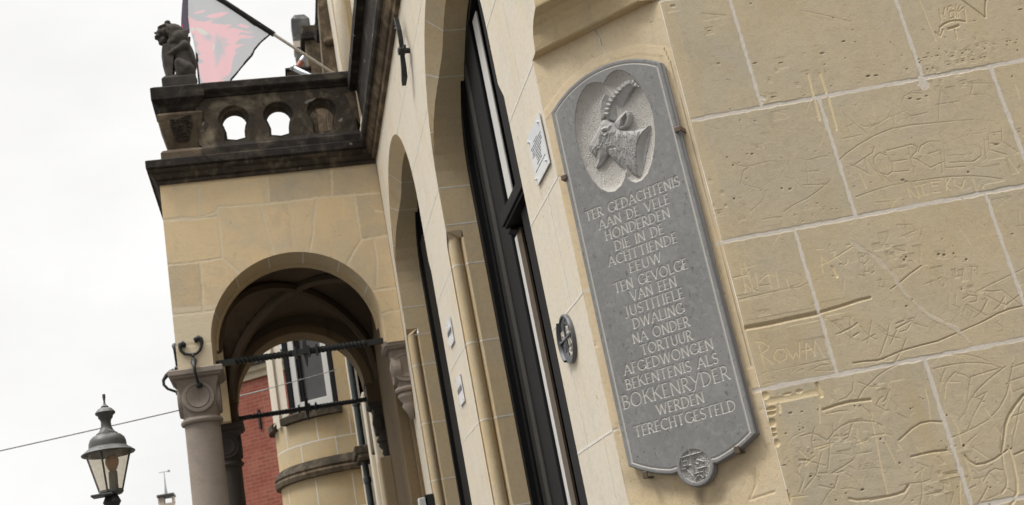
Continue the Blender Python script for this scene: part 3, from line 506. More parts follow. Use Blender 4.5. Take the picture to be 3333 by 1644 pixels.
W, d = CH.dist([(.33, 1.86), (.325, 1.75), (.31, 1.6)], .1); CH.a[W][..., 2] = np.maximum(CH.a[W][..., 2], .95*np.clip(1-d/.045, 0, 1)*(.7+.3*CH.noise(W, 40)))
for (pts, wd) in (([(.0, 3.7), (.05, 3.73), (.14, 3.79), (.28, 3.835), (.42, 3.835), (.54, 3.81), (.66, 3.74)], .024), ([(.66, 3.74), (.665, 2.0)], .02)):
    W, d = CH.dist(pts, .05); CH.a[W][..., 3] = np.maximum(CH.a[W][..., 3], .6*np.clip((wd-d)/.008, 0, 1)); CH.h[W] += .0012*np.clip((wd-d)/.006, 0, 1)   # mortar bed round the slab
CH.groove([(.655, 3.76), (.668, 3.68), (.672, 3.4), (.674, 2.9), (.676, 2.3)], .0045, .004, 2, .8)
CH.build('chamfer_wall', M['chamfer'], C1, DB, ZV, NB, bld)['label'] = 'ochre chamfered corner face around the memorial slab'
# ---- corbel where the chamfer runs back to a square corner
prof = [(-.004, 3.997), (.045, 4.000), (.05, 4.006), (.058, 4.04), (.066, 4.075), (.082, 4.105), (.110, 4.132), (.15, 4.148), (.156, 4.152), (.158, 4.16), (.158, 9.0)]
def cedge(o, side):                                        # chamfer line pushed out by o meets the front (0) or side (1) wall plane
    p = C1+NB*o
    if side == 0: return p+DB*((XF-p[0])/DB[0])
    return p+DB*(((C2-p) @ NA)/(DB @ NA))
mb = MB(); mb.loft([[cedge(o, 0)*np.array([1, 1, 0])+ZV*z, cedge(o, 1)*np.array([1, 1, 0])+ZV*z] for o, z in prof], closed=False, caps=False)
cb = mb.build('corbel_moulding', M['ochre'], bld, recalc=False)
if cb.data.polygons[4].normal.dot(Vector(NB)) < 0: cb.data.flip_normals()
mb = MB(); p4 = [((cedge(o, 1)-C2) @ DA, z) for o, z in prof]      # side wall runs on to the corbel's end
mb.prism([[(0.001, 3.99)]+[(max(u, -.4)-.0005, z) for u, z in p4]+[(0.001, 9)]], lambda u, v, h: C2+DA*u+ZV*v+NA*h, -.02, -.001)
mb.build('corbel_return', M['ochre'], bld)
# ---- front wall with two arched openings
def opening(y0, y1, zs, r, zb, jl, n=20):
    yc = (y0+y1)/2; L_ = [(y0, zb), (y0, zs)]
    L_ += [(yc-r*math.cos(math.pi*i/n), zs+r*math.sin(math.pi*i/n)) for i in range(n+1)]
    return L_+[(y1, zs), (y1, zb)]
W1 = dict(y0=5.27, y1=7.60, zs=4.60, r=1.165, zb=.9, step=4.14, jl=.07)
W2 = dict(y0=8.64, y1=10.80, zs=4.86, r=1.08, zb=.9, step=4.26, jl=.05)
def facade_loop(w, n=28):
    yc = (w['y0']+w['y1'])/2; r = w['r']; a, b = w['y0'], w['y1']; s_, j = w['step'], w['jl']
    return [(a-j, w['zb']), (a-j, s_), (a, s_+.11)]+[(yc-r*math.cos(math.pi*i/n), w['zs']+r*math.sin(math.pi*i/n)) for i in range(n+1)]+[(b, s_+.11), (b+j, s_), (b+j, w['zb'])]
ED = [(4.55, 0), (4.55, 3.99)]+[(float(cedge(o, 0)[1]), z) for o, z in prof]
ED = [(y, min(z, 7.2)) for y, z in ED]
mb = MB(); mb.prism([ED+[(18.0, 7.2), (18.0, 0)], facade_loop(W1), facade_loop(W2)], lambda y, z, h: (XF+h, y, z), .0, .0, back=False)
mb.f = [f for f in mb.f if len(f) == 3]
fw = mb.build('front_wall', M['front'], bld, recalc=False)
if fw.data.polygons[0].normal.x > 0: fw.data.flip_normals()
fw['label'] = 'pale smooth front wall with thin white joints'
# joints of the front wall, 2 mm proud
mb = MB()
def fj(z, spans, w_=.011):
    for a, b in spans:
        n_ = max(2, int((b-a)/.12)); ys = np.linspace(a, b, n_+1)
        top = [z+w_/2+.0012*math.sin(37*y+z*9) for y in ys]; bot = [z-w_/2+.0012*math.sin(29*y+z*5) for y in ys]
        vs = [(XF-.0015, y, t) for y, t in zip(ys, top)]+[(XF-.0015, y, t) for y, t in zip(ys, bot)]
        mb.add(vs, [(i, i+n_+1, i+n_+2, i+1) for i in range(n_)])
def solid(z):
    e = 4.55 if z < 4 else 4.4
    sp = [e]
    for w in (W1, W2):
        yc = (w['y0']+w['y1'])/2
        if z < w['zs']: a, b = (w['y0'], w['y1']) if z > w['step']+.1 else (w['y0']-w['jl'], w['y1']+w['jl'])
        elif z < w['zs']+w['r']: q = math.sqrt(w['r']**2-(z-w['zs'])**2); a, b = yc-q, yc+q
        else: continue
        sp += [a-.004, b+.004]
    sp.append(10.99); return [(sp[i], sp[i+1]) for i in range(0, len(sp), 2)]
for z in (1.6, 2.2, 2.825, 3.39, 3.985, 4.6, 5.2, 5.8): fj(z, solid(z))
for y, z0, z1 in ((4.86, 3.985, 4.6), (4.78, 2.825, 3.39), (5.0, 2.2, 2.825), (4.72, 1.6, 2.2), (8.05, 3.39, 3.985), (8.2, 4.6, 5.2), (7.95, 2.2, 2.825), (7.0, 5.8, 6.3), (8.6, 5.8, 6.3), (7.95, 5.2, 5.8)):
    mb.add([(XF-.001, y-.0055, z0), (XF-.001, y+.0055, z0), (XF-.001, y+.006, z1), (XF-.001, y-.005, z1)], [(3, 2, 1, 0)])
join(fw, mb.build('wall_joints', M['joint'], bld, recalc=False))
# windows: reveal, roll moulding on the jambs, black timber frame, white sash, dark glass
def window(w, label):
    xr = 1.67; n = 28; yc = (w['y0']+w['y1'])/2; r = w['r']; a, b = w['y0'], w['y1']; s_, j = w['step'], w['jl']
    def ch(t):
        q = min(1., max(0., (min(t, 1-t)*180-12)/48)); return .155*q*q*(3-2*q)            # arris chamfer that dies into the springing
    l0, l1, l2 = [], [], []
    def put(y, z, y1, z1, c_=0.): l0.append((XF, y, z)); l1.append((XF+.012+.6*c_, y1, z1)); l2.append((xr, y1, z1))
    put(a, s_+.11, a, s_+.11)
    for i in range(n+1):
        t = i/n; c_ = ch(t); cs, sn = math.cos(math.pi*t), math.sin(math.pi*t)
        put(yc-r*cs, w['zs']+r*sn, yc-(r-c_)*cs, w['zs']+(r-c_)*sn, c_)
    put(b, s_+.11, b, s_+.11)
    mb = MB(); mb.loft([l0, l1, l2], closed=False, caps=False)
    for sg, y in ((-1, a), (1, b)):                                      # lower jambs: hollow, roll, flat reveal
        z0, z1 = w['zb'], s_+.08
        pr = [(XF, y+sg*j), (XF+.004, y+sg*(j+.012))]
        pr += [(XF+.054+.046*math.cos(q), y+sg*(j-.012+.046*math.sin(q))) for q in np.linspace(R(165), R(372), 16)]
        pr += [(XF+.108, y+sg*.012), (XF+.12, y), (xr, y)]
        if sg > 0: ro = pr
        mb.loft([[(x, yy, z0) for x, yy in pr], [(x, yy, s_+.055) for x, yy in pr]], closed=False, caps=False)
        top = [(XF, y, s_+.11), (xr, y, s_+.11)]
        m_ = len(pr)                                                    # sloped stop above the roll
        vs = [(x, yy, s_+.055) for x, yy in pr]+[(XF, y, s_+.11), (XF+.12, y, s_+.11), (xr, y, s_+.11)]
        mb.add(vs, [tuple([m_]+list(range(0, m_-2))+[m_+1]), (m_+1, m_-2, m_-1, m_+2)])
    rv = mb.build('window_reveal', M['reveal'], bld)
    jm = MB()                                                           # joints across the far reveal and roll
    for z in (1.6, 2.2, 2.825, 3.39, 3.985):
        if z > s_: continue
        pp = [(x-.0012, y-.0012 if True else y) for x, y in ro]
        jm.loft([[(x, y, z-.0055) for x, y in pp], [(x, y, z+.0055) for x, y in pp]], closed=False, caps=False)
    for z in (4.3, 4.6):
        jm.add([(XF+.004, b-.0012, z-.005), (xr, b-.0012, z-.005), (xr, b-.0012, z+.005), (XF+.004, b-.0012, z+.005)], [(0, 1, 2, 3)])
    for t in (.64, .76, .88):                                           # radial joints in the arch soffit
        for k in (0, 1):
            pass
        q = math.pi*t; cs, sn = math.cos(q), math.sin(q); tx = np.array([0, sn, cs])*.0055; c_ = ch(t); rr = r-c_-.0012
        p0 = np.array([XF+.014+.6*c_, yc-rr*cs, w['zs']+rr*sn]); p1 = np.array([xr, p0[1], p0[2]])
        jm.add([p0-tx, p0+tx, p1+tx, p1-tx], [(0, 1, 2, 3)])
        r0 = r-.001; q0 = np.array([XF+.003, yc-r0*cs+.0*sn, w['zs']+r0*sn-.002]); jm.add([q0-tx-np.array([.002, 0, .002]), q0+tx-np.array([.002, 0, .002]), p0+tx-np.array([.002, 0, .002]), p0-tx-np.array([.002, 0, .002])], [(0, 1, 2, 3)])
    join(rv, jm.build('reveal_joints', M['joint'], bld, recalc=False))
    wn = thing_part('window', bld); tag(wn, label)
    def ring(i0, i1, x0, x1, mat, name):
        o_ = lambda d: [(a+d, w['zb']+d)]+[(yc-(r-.05-d)*math.cos(math.pi*i/n), w['zs']+(r-.05-d)*math.sin(math.pi*i/n)) for i in range(n+1)]+[(b-d, w['zb']+d)]
        m_ = MB(); m_.prism([o_(i0), o_(i1)], lambda y, z, h: (h, y, z), x0, x1); return m_.build(name, mat, wn)
    ring(-.06, .05, 1.645, 1.80, M['timber'], 'frame')
    ring(.04, .13, 1.685, 1.79, M['timber'], 'inner_frame')
    ring(.125, .15, 1.705, 1.78, M['timber'], 'bead')
    return wn, a, b, yc
def thing_part(name, parent):
    o = bpy.data.objects.new(name, None); C.objects.link(o); o.parent = parent; o.empty_display_size = .1; ORG[o.name] = root_org(parent); return o
wn, a, b, yc = window(W1, 'tall black window with a white inner sash')
MB().box((1.60, a+.05, 3.905), (1.76, 6.665, 3.985)).box((1.615, a+.05, 3.885), (1.75, 6.65, 3.907)).box((1.64, 6.60, 3.86), (1.76, 6.70, 4.02)).build('transom', M['timber'], wn, bevel=.006)
MB().box((1.68, 6.79, .95), (1.76, 7.36, 5.62)).build('panel', M['timber'], wn, bevel=.01)
MB().box((1.668, 7.09, .95), (1.70, 7.20, 5.55)).build('moulding', M['timber2'], wn, bevel=.01)
MB().box((1.652, 7.575, .95), (1.672, 7.605, 4.6)).build('sealant', M['putty'], wn, bevel=.005)
MB().box((1.70, 6.60, 3.99), (1.712, 6.75, 5.5)).build('sash_stile', M['white'], wn, bevel=.003)
MB().box((1.70, 6.685, .95), (1.712, 6.785, 3.86)).build('sash_stile', M['white'], wn, bevel=.003)
MB().box((1.695, 6.56, .95), (1.71, 6.684, 3.86)).build('glazing_strip', M['bronze'], wn)
MB().box((1.665, 5.3, .95), (1.75, 6.36, 5.6)).build('post', M['timber'], wn, bevel=.01)
MB().box((1.735, a, .9), (1.745, b, 5.75)).build('glass', M['glass'], wn)
wn, a, b, yc = window(W2, 'farther black arched window beside the porch')
MB().box((1.655, 8.7, .95), (1.76, 9.0, 5.6)).box((1.655, 10.2, .95), (1.76, 10.55, 5.2)).build('panel', M['timber'], wn, bevel=.01)
MB().box((1.735, a, .9), (1.745, b, 5.9)).build('glass', M['glass'], wn)
# ---- cornice along the front wall and dark parapet above it
def fprof(pr, y0, y1, name, mat, parent=bld, mit=0.0):
    m_ = MB(); m_.loft([[(XF-d, y0, z) for d, z in pr], [(XF-d, y1+mit*d, z) for d, z in pr]], closed=True, caps=True); return m_.build(name, mat, parent)
fprof([(-.02, 6.32), (.035, 6.335), (.045, 6.37), (.03, 6.385), (.06, 6.40), (.085, 6.45), (.085, 6.475), (.10, 6.485), (-.02, 6.485)], 4.9, 10.92, 'cornice', M['sootlite'])
fprof([(-.02, 6.486), (.11, 6.486), (.125, 6.50), (.14, 6.535), (.14, 6.60), (-.02, 6.60)], 4.9, 10.92, 'cornice', M['soot'])
fprof([(-.02, 6.601), (.10, 6.601), (.10, 6.66), (.07, 6.70), (.09, 7.18), (.17, 7.2), (.175, 7.30), (-.02, 7.32)], 4.9, 10.962, 'parapet', M['soot'])
# ================================================================== MEMORIAL SLAB
TB = .047                                                  # front face stands this far off the chamfer
P0 = C1+NB*TB
def uvP(px, py): h = at(px, py, P0, NB); return float((h-C1) @ DB), float(h[2])
pc = C1+DB*.35+ZV*2.9
plq = thing('memorial_plaque', 'tall grey stone memorial slab with carved goat head and Dutch inscription on the chamfered corner', 'plaque', tuple(pc))
UL, UR, UM = .060, .640, .350
def segm(za, zc_, sgn, n=24, inset=0.0):
    hw = (UR-UL)/2; rise = abs(zc_-za); rad = (hw*hw+rise*rise)/(2*rise); cz = zc_-sgn*rad; a = math.asin(hw/rad)
    return [(UM+(rad-inset)*math.sin(a*(2*i/n-1)), cz+sgn*(rad-inset)*math.cos(a*(2*i/n-1))) for i in range(n+1)], rad, cz
top, rT, czT = segm(3.680, 3.788, 1); bot, rBt, czB = segm(2.030, 1.945, -1)
EC, ER = (.355, 1.966), .083                               # emblem disc
outl = list(top)
botp = [p for p in bot[::-1] if math.hypot(p[0]-EC[0], p[1]-EC[1]) > ER+.004]
right = [p for p in botp if p[0] > EC[0]]; left = [p for p in botp if p[0] <= EC[0]]
a0 = math.degrees(math.atan2(right[-1][1]-EC[1], right[-1][0]-EC[0])); a1 = math.degrees(math.atan2(left[0][1]-EC[1], left[0][0]-EC[0]))
if a1 > 0: a1 -= 360
if a0 > 0: a0 -= 0
outl += right+arc(EC[0], EC[1], ER, ER, min(a0, 12), a1 if a1 < -90 else a1-360, 30)+left
S = Field(np.arange(.03, .67, .0016), np.arange(1.87, 3.80, .0016))
_, SD = S.sdf(outl, W=(slice(None), slice(None)))
S.h[:] = 0
S.h -= .004*np.clip(1-SD/.006, 0, 1)**2                    # softened arris
g_ = np.abs(SD-.021); em = np.hypot(S.U-EC[0], S.V-EC[1])
k = np.clip(1-g_/.0055, 0, 1)*(em > .078)
S.h = np.minimum(S.h, -.0045*k); S.a[..., 1] = np.maximum(S.a[..., 1], np.clip(k*2, 0, 1)*.85)
# the lettering, cut as V grooves
GL = {
 'A': (.72, [[(0,0),(.38,1),(.72,0)], [(.13,.34),(.58,.34)]]),
 'B': (.5, [[(.05,0),(.05,1)], [(.05,1)]+arc(.22,.77,.2,.22,80,-90,8)+[(.05,.54)], [(.05,.54)]+arc(.24,.27,.25,.27,90,-90,9)+[(.05,0)]]),
 'C': (.68, [arc(.42,.5,.4,.5,48,312,16)]),
 'D': (.68, [[(.06,0),(.06,1)], [(.06,1)]+arc(.2,.5,.47,.5,88,-88,14)+[(.06,0)]]),
 'E': (.46, [[(.06,0),(.06,1)], [(.06,1),(.44,1)], [(.06,.53),(.38,.53)], [(.06,0),(.46,0)]]),
 'F': (.44, [[(.06,0),(.06,1)], [(.06,1),(.44,1)], [(.06,.53),(.37,.53)]]),
 'G': (.74, [arc(.42,.5,.4,.5,48,345,17)+[(.80,.1),(.80,.42)], [(.62,.42),(.82,.42)]]),
 'H': (.66, [[(.06,0),(.06,1)], [(.6,0),(.6,1)], [(.06,.53),(.6,.53)]]),
 'I': (.12, [[(.06,0),(.06,1)]]),
 'J': (.3, [[(.2,1),(.2,.05),(.15,-.08),(0,-.12)]]),
 'K': (.6, [[(.06,0),(.06,1)], [(.55,1),(.06,.48)], [(.2,.6),(.6,0)]]),
 'L': (.44, [[(.06,1),(.06,0),(.44,0)]]),
 'N': (.7, [[(.06,0),(.06,1),(.64,0),(.64,1)]]),
 'O': (.84, [arc(.42,.5,.4,.5,0,360,24)]),
 'R': (.56, [[(.06,0),(.06,1)], [(.06,1)]+arc(.24,.75,.22,.25,85,-90,9)+[(.06,.5)], [(.22,.5),(.56,0)]]),
 'S': (.46, [arc(.24,.755,.19,.235,35,260,12)[0:]+arc(.22,.255,.22,.255,75,-145,12)]),
 'T': (.62, [[(.31,0),(.31,1)], [(0,.97),(.62,1.0)]]),
 'U': (.64, [[(.06,1),(.06,.32)]+arc(.32,.3,.26,.3,180,360,12)+[(.58,1)]]),
 'V': (.7, [[(0,1),(.36,0),(.7,1)]]),
 'W': (1.0, [[(0,1),(.28,0),(.52,1),(.76,0),(1.0,1)]]),
 'X': (.6, [[(0,0),(.6,1)], [(0,1),(.6,0)]]),
 'Y': (.6, [[(0,1),(.32,.48)], [(.66,1.05),(.1,-.12),(0,-.14)]]),
 '5': (.45, [[(.4,1),(.1,1),(.07,.58)]+arc(.2,.3,.24,.3,90,-150,12)]),
 ' ': (.34, [])}
LINES = [("TER GEDACHTENIS", .118, .588, 3.117, .043), ("AAN DE VELE", .172, .523, 3.058, .043), ("HONDERDEN", .192, .510, 3.000, .043), ("DIE IN DE", .226, .464, 2.941, .043),
 ("ACHTTIENDE", .178, .515, 2.883, .043), ("EEUW", .270, .424, 2.825, .043), ("TEN GEVOLGE", .178, .531, 2.760, .043), ("VAN EEN", .246, .465, 2.703, .043), ("JUSTITIELE", .205, .484, 2.645, .043),
 ("DWALING", .228, .468, 2.585, .043), ("NA ONDER", .211, .479, 2.523, .043), ("TORTUUR", .237, .477, 2.464, .043), ("AFGEDWONGEN", .137, .556, 2.404, .043), ("BEKENTENIS ALS", .132, .562, 2.342, .043),
 ("BOKKENRYDER", .098, .593, 2.266, .056), ("WERDEN", .246, .462, 2.204, .043), ("TERECHTGESTELD", .123, .584, 2.140, .043)]
def write(field, txt, u0, u1, z, h, w_, dep, ch=1, val=1., gap=.17, serif=True):
    tot = sum(GL[c][0] for c in txt)*.94+gap*(len(txt)-1); sx = (u1-u0)/tot; u = u0
    for i, c in enumerate(txt):
        gw, sts = GL[c]
        for s_ in sts:
            pts = [(u+x*.94*sx, z+y*h) for x, y in s_]
            hor = len(pts) == 2 and abs(pts[0][1]-pts[1][1]) < abs(pts[0][0]-pts[1][0])
            field.groove(pts, w_*(.8 if hor else 1), dep, ch, val)
            if serif and not hor and len(s_) <= 4:
                for e in (pts[0], pts[-1]): field.groove([(e[0]-.0042, e[1]), (e[0]+.0042, e[1])], w_*.62, dep*.5, ch, val)
        u += (gw*.94+gap)*sx
for t_, u0, u1, z_, h_ in LINES: write(S, t_, u0, u1, z_, h_, .0078, .0042)
# hollow with the goat's head: two overlapping ovals
G8 = lambda pts: [uvP(*p) for p in crop(1860, 220, 3.026, pts)]
lobeL = G8([(320,175),(300,152),(250,143),(200,150),(150,175),(100,240),(60,340),(40,440),(33,560),(45,690),(75,830),(130,980),(200,1100),(280,1190),(360,1225),(430,1215),(490,1160),(525,1080),(535,1010),(540,700),(420,300)])
lobeR = G8([(315,165),(340,110),(380,58),(440,25),(510,30),(580,70),(640,130),(700,220),(760,330),(800,460),(822,640),(815,780),(790,930),(750,1040),(690,1110),(630,1132),(580,1115),(545,1080),(530,1010),(480,760),(400,330)])
rec = np.zeros_like(S.h)
for lb, D_ in ((lobeL, .040), (lobeR, .043)):
    W, d = S.sdf(lb, .03); q = np.clip(d/.085, 0, 1); dep = D_*np.sqrt(np.clip(1-(1-q)**2, 0, 1)); rec[W] = np.maximum(rec[W], np.where(d > 0, dep, 0))
tool = rec > .0015
nzf = sum(np.sin(RNG.uniform(350, 900)*S.U*math.cos(a_)+RNG.uniform(350, 900)*S.V*math.sin(a_)+RNG.uniform(0, 6)) for a_ in np.linspace(0, 3.1, 9))
rnd = RNG.normal(0, 1, S.h.shape); rnd = (rnd+np.roll(rnd, 1, 0)+np.roll(rnd, 1, 1)+np.roll(rnd, (1, 1), (0, 1)))/2
S.h = np.where(tool, -rec+(.0006*nzf/3+.0006*rnd)*np.clip(rec/.01, 0, 1), S.h)
S.a[..., 0] = np.maximum(S.a[..., 0], np.clip(rec/.004, 0, 1)); S.a[..., 2] = np.maximum(S.a[..., 2], np.where(tool & (rnd < -1.75), .4, 0))
# emblem: sunk disc with stippled ground, raised bars
ek = np.clip((.0665-em)/.003, 0, 1); S.h = np.where(ek > 0, np.minimum(S.h, -.009*ek+.0011*rnd*(ek > .9)), S.h); S.a[..., 0] = np.maximum(S.a[..., 0], ek*.8); S.a[..., 2] = np.maximum(S.a[..., 2], np.where((ek > .9) & (rnd < -.9), .45, 0))
for k in range(1300):
    u, v = RNG.uniform(UL, UR), RNG.uniform(1.95, 3.78); r_ = RNG.uniform(.0008, .0022)
    W = S.win([(u, v)], .006); d = np.hypot((S.U[W]-u)/RNG.uniform(1, 2.4), S.V[W]-v); k_ = np.clip(1-d/r_, 0, 1); S.a[W][..., 2] = np.maximum(S.a[W][..., 2], k_*.8)
S.build('slab', M['blue'], P0, DB, ZV, NB, plq, sd=SD)
mb = MB()                                                 # thickness of the slab, hollowed a little
lo = [[P0+DB*u+ZV*v+NB*(-.0035) for u, v in outl], [P0+DB*u+ZV*v+NB*(-.012) for u, v in outl]]
cx_ = np.array([UM, 2.87])
def off(d): 
    n_ = len(outl); res = []
    for i in range(n_):
        p, q = np.array(outl[i-1]), np.array(outl[(i+1) % n_]); t = q-p; t /= np.linalg.norm(t)+1e-9; nn = np.array([-t[1], t[0]])
        res.append(np.array(outl[i])+nn*d)
    return res
for d_, h_ in ((.0, -.014), (.003, -.018), (.004, -.026), (.003, -.034), (0, -.040), (0, -TB-.004)):
    lo.append([P0+DB*u+ZV*v+NB*h_ for u, v in off(d_)])
mb.loft(lo, caps=False); mb.build('edge', M['blue2'] if 'blue2' in M else M['goat'], plq, smooth=True, angle=50)
# goat's head in high relief
G = Field(np.arange(.13, .55, .0014), np.arange(3.2, 3.79, .0014)); G.h[:] = -.05
full = (slice(None), slice(None))
head = G8([(285,500),(262,550),(235,610),(190,690),(152,755),(145,795),(165,812),(180,838),(205,850),(222,862),(225,890),(212,985),(262,950),(312,882),(335,842),(350,850),(430,940),(510,1015),(545,1010),(600,1050),(645,1068),(660,1045),(690,900),(722,740),(752,600),(757,548),(690,585),(600,606),(500,610),(440,590),(400,535),(380,522),(330,500)])
_, dh = G.sdf(head, W=full)
face = .024*np.sqrt(np.clip(1-(1-np.clip(dh/.05, 0, 1))**2, 0, 1))+.012
# cut end of the neck falls away
p1, p2 = G8([(757,548)])[0], G8([(640,1065)])[0]; cutp = G8([(757,545),(690,625),(650,695),(628,760),(620,870),(625,965),(645,1068),(690,1075),(735,740),(770,590)])
_, dc = G.sdf(cutp, W=full); face = np.where(dc > 0, np.maximum(face-.9*dc-.006, .003), face)
fur = np.zeros_like(face)
ar = [((400,590),(330,850)), ((440,600),(430,940)), ((500,612),(510,1010)), ((570,608),(600,1045)), ((640,600),(625,900))]
def lerp(a, b, t): return a+(b-a)*t
for k in range(190):
    x = RNG.uniform(390, 680); y0_ = 615+RNG.uniform(0, 330); ln = RNG.uniform(60, 170); sl_ = lerp(.1, .42, np.clip((x-390)/200, 0, 1))+RNG.normal(0, .06)
    if x > 640: sl_ = -.1
    pts = G8([(x, y0_), (x+sl_*ln*.4+RNG.normal(0, 5), y0_+ln*.45), (x+sl_*ln, y0_+ln)])
    W, d = G.dist(pts, .01); fur[W] = np.maximum(fur[W], np.clip(1-d/.0021, 0, 1))
for k in range(80):                                        # cheek and beard
    x, y = RNG.uniform(285, 420), RNG.uniform(640, 790); ln = RNG.uniform(40, 80); pts = G8([(x, y), (x-8+RNG.normal(0, 6), y+ln*.5), (x-14+(x-330)*.15, y+ln)])
    W, d = G.dist(pts, .01); fur[W] = np.maximum(fur[W], .8*np.clip(1-d/.003, 0, 1))
for k in range(16):
    t = k/15; pts = G8([(lerp(235, 320, t), 800), (lerp(225, 300, t), 880), (lerp(218, 235, t), 965)]); W, d = G.dist(pts, .01); fur[W] = np.maximum(fur[W], .9*np.clip(1-d/.003, 0, 1))
face -= .0065*fur*(dh > .002)*(dc < .001)
W, d = G.dist(G8([(285,560),(240,640),(185,740)]), .03); face[W] += .005*np.clip(1-d/.018, 0, 1)     # nose bridge
W, d = G.dist(G8([(300,610),(325,595),(355,600),(370,570)]), .03); face[W] += .007*np.clip(1-d/.010, 0, 1)   # brow
W, d = G.dist(G8([(312,628),(338,628)]), .02); face[W] -= .013*np.clip(1-d/.0065, 0, 1)                 # eye hollow
W, d = G.dist(G8([(298,655),(325,672),(352,645)]), .02); face[W] += .005*np.clip(1-d/.005, 0, 1)
W, d = G.dist(G8([(162,775),(158,790)]), .02); face[W] -= .010*np.clip(1-d/.005, 0, 1)                   # nostril
W, d = G.dist(G8([(185,830),(225,790),(260,765)]), .02); face[W] -= .006*np.clip(1-d/.003, 0, 1)         # mouth
W, d = G.dist(G8([(215,860),(265,790),(285,720)]), .02); face[W] -= .004*np.clip(1-d/.003, 0, 1)
W, d = G.dist(G8([(335,842),(345,790),(420,780)]), .02); face[W] -= .005*np.clip(1-d/.008, 0, 1)
G.h = np.where(dh > 0, -.04+face, G.h); sd_ = dh.copy()
hornb = G8([(265,502),(252,400),(268,310),(312,238),(345,265),(322,330),(302,420),(292,492)]); _, d2 = G.sdf(hornb, W=full)
ridge = np.full_like(face, 9.); W, d = G.dist(G8([(272,500),(262,405),(278,318),(315,248)]), .5); ridge[W] = d
G.h = np.where(d2 > 0, np.maximum(G.h, -.036+.016*np.clip(1-ridge/.03, 0, 1)+.003), G.h); sd_ = np.maximum(sd_, d2)
horn = G8([(310,470),(322,400),(348,330),(388,268),(432,208),(482,158),(540,115),(600,113),(655,160),(692,216),(640,192),(595,188),(545,245),(492,340),(462,430),(440,475),(395,525),(340,500)])
_, d3 = G.sdf(horn, W=full)
cl_ = G8([(330,480),(340,405),(366,335),(404,275),(447,215),(497,165),(550,125),(600,125),(650,168),(685,212)])
W, d = G.dist(cl_, .5); rd = np.full_like(face, 9.); rd[W] = d
tt = np.zeros_like(face); acc = 0                             # arc length along the horn for its rings
best = np.full_like(face, 9.)
for (x0, y0), (x1, y1) in zip(cl_[:-1], cl_[1:]):
    dx, dy = x1-x0, y1-y0; ln = math.hypot(dx, dy); t = np.clip(((G.U-x0)*dx+(G.V-y0)*dy)/ln**2, 0, 1); dd = np.hypot(G.U-x0-t*dx, G.V-y0-t*dy)
    tt = np.where(dd < best, acc+t*ln, tt); best = np.minimum(best, dd); acc += ln
rings = np.abs(np.sin(tt*math.pi/.0215))
hh = np.where(rd < .015, .031+.012*rings*np.clip(1.3-tt/.26, .25, 1), .030-.5*np.clip(rd-.015, 0, .042))
hh = hh*np.clip(d3/.004, .3, 1)
G.h = np.where(d3 > 0, np.maximum(G.h, -.040+hh), G.h); sd_ = np.maximum(sd_, d3)
ear = G8([(398,545),(430,490),(470,450),(520,408),(552,418),(568,455),(560,520),(540,575),(480,606),(440,602)]); _, d4 = G.sdf(ear, W=full)
eh = .027+.008*np.clip(d4/.02, 0, 1); earin = G8([(470,575),(482,500),(530,440),(535,500),(510,570)]); _, d5 = G.sdf(earin, W=full)
eh = np.where(d5 > -.002, eh-.026*np.clip((d5+.001)/.005, 0, 1), eh)
G.h = np.where(d4 > 0, np.maximum(G.h, -.040+eh*np.clip(d4/.005, .4, 1)), G.h); sd_ = np.maximum(sd_, d4)
edge = np.clip(1-sd_/.0022, 0, 1); G.h = np.where(sd_ > 0, G.h-.012*edge**2, -.05)
G.h += .00035*RNG.normal(0, 1, G.h.shape)*(sd_ > .002)
gd = Field(G.us, G.vs); gd.h = np.where(sd_ > 0, G.h, -.05)
gd.build('goat_head', M['goat'], P0, DB, ZV, NB, plq, sd=np.where(sd_ > -.0014, sd_+.0014, sd_), attr=False)
# emblem's raised bars
Em = lambda pts: [uvP(*p) for p in crop(2180, 1420, 6.356, pts)]
mb = MB()
def bar(pts, wd, h1=.001, h0=-.011):
    q = Em(pts)
    for (x0, y0), (x1, y1) in zip(q[:-1], q[1:]):
        t = np.array([x1-x0, y1-y0]); ln = np.linalg.norm(t); t /= ln; nn = np.array([-t[1], t[0]])*wd/2; a_, b_ = np.array([x0, y0])-t*.001, np.array([x1, y1])+t*.001
        f3 = lambda p, h: P0+DB*p[0]+ZV*p[1]+NB*h
        mb.add([f3(a_-nn, h0), f3(b_-nn, h0), f3(b_+nn, h0), f3(a_+nn, h0), f3(a_, h1), f3(b_, h1)], [(0, 1, 5, 4), (2, 3, 4, 5), (1, 2, 5), (3, 0, 4)])
bar([(385,255),(430,470),(470,660),(500,840)], .013, .003); bar([(205,450),(420,390),(650,325)], .011, .002); bar([(340,270),(440,240)], .008)
bar([(225,470),(240,580),(235,690)], .009); bar([(240,690),(330,670),(370,600),(345,500),(340,460)], .009); bar([(265,530),(345,505)], .008); bar([(270,620),(350,600)], .007)
bar([(360,700),(500,850),(530,890),(560,850)], .011, .002); bar([(540,340),(515,450)], .009); bar([(470,400),(500,560)], .009); bar([(550,480),(690,525)], .012); bar([(530,560),(590,570)], .012)
bar([(560,675),(735,625)], .010); bar([(580,690),(610,810)], .008); bar([(680,680),(700,840)], .008); bar([(510,775),(690,730)], .009); bar([(545,830),(605,815)], .009); bar([(620,800),(690,860)], .008); bar([(740,810),(770,840)], .008); bar([(390,600),(440,600)], .01)
mb.build('emblem', M['goat'], plq)
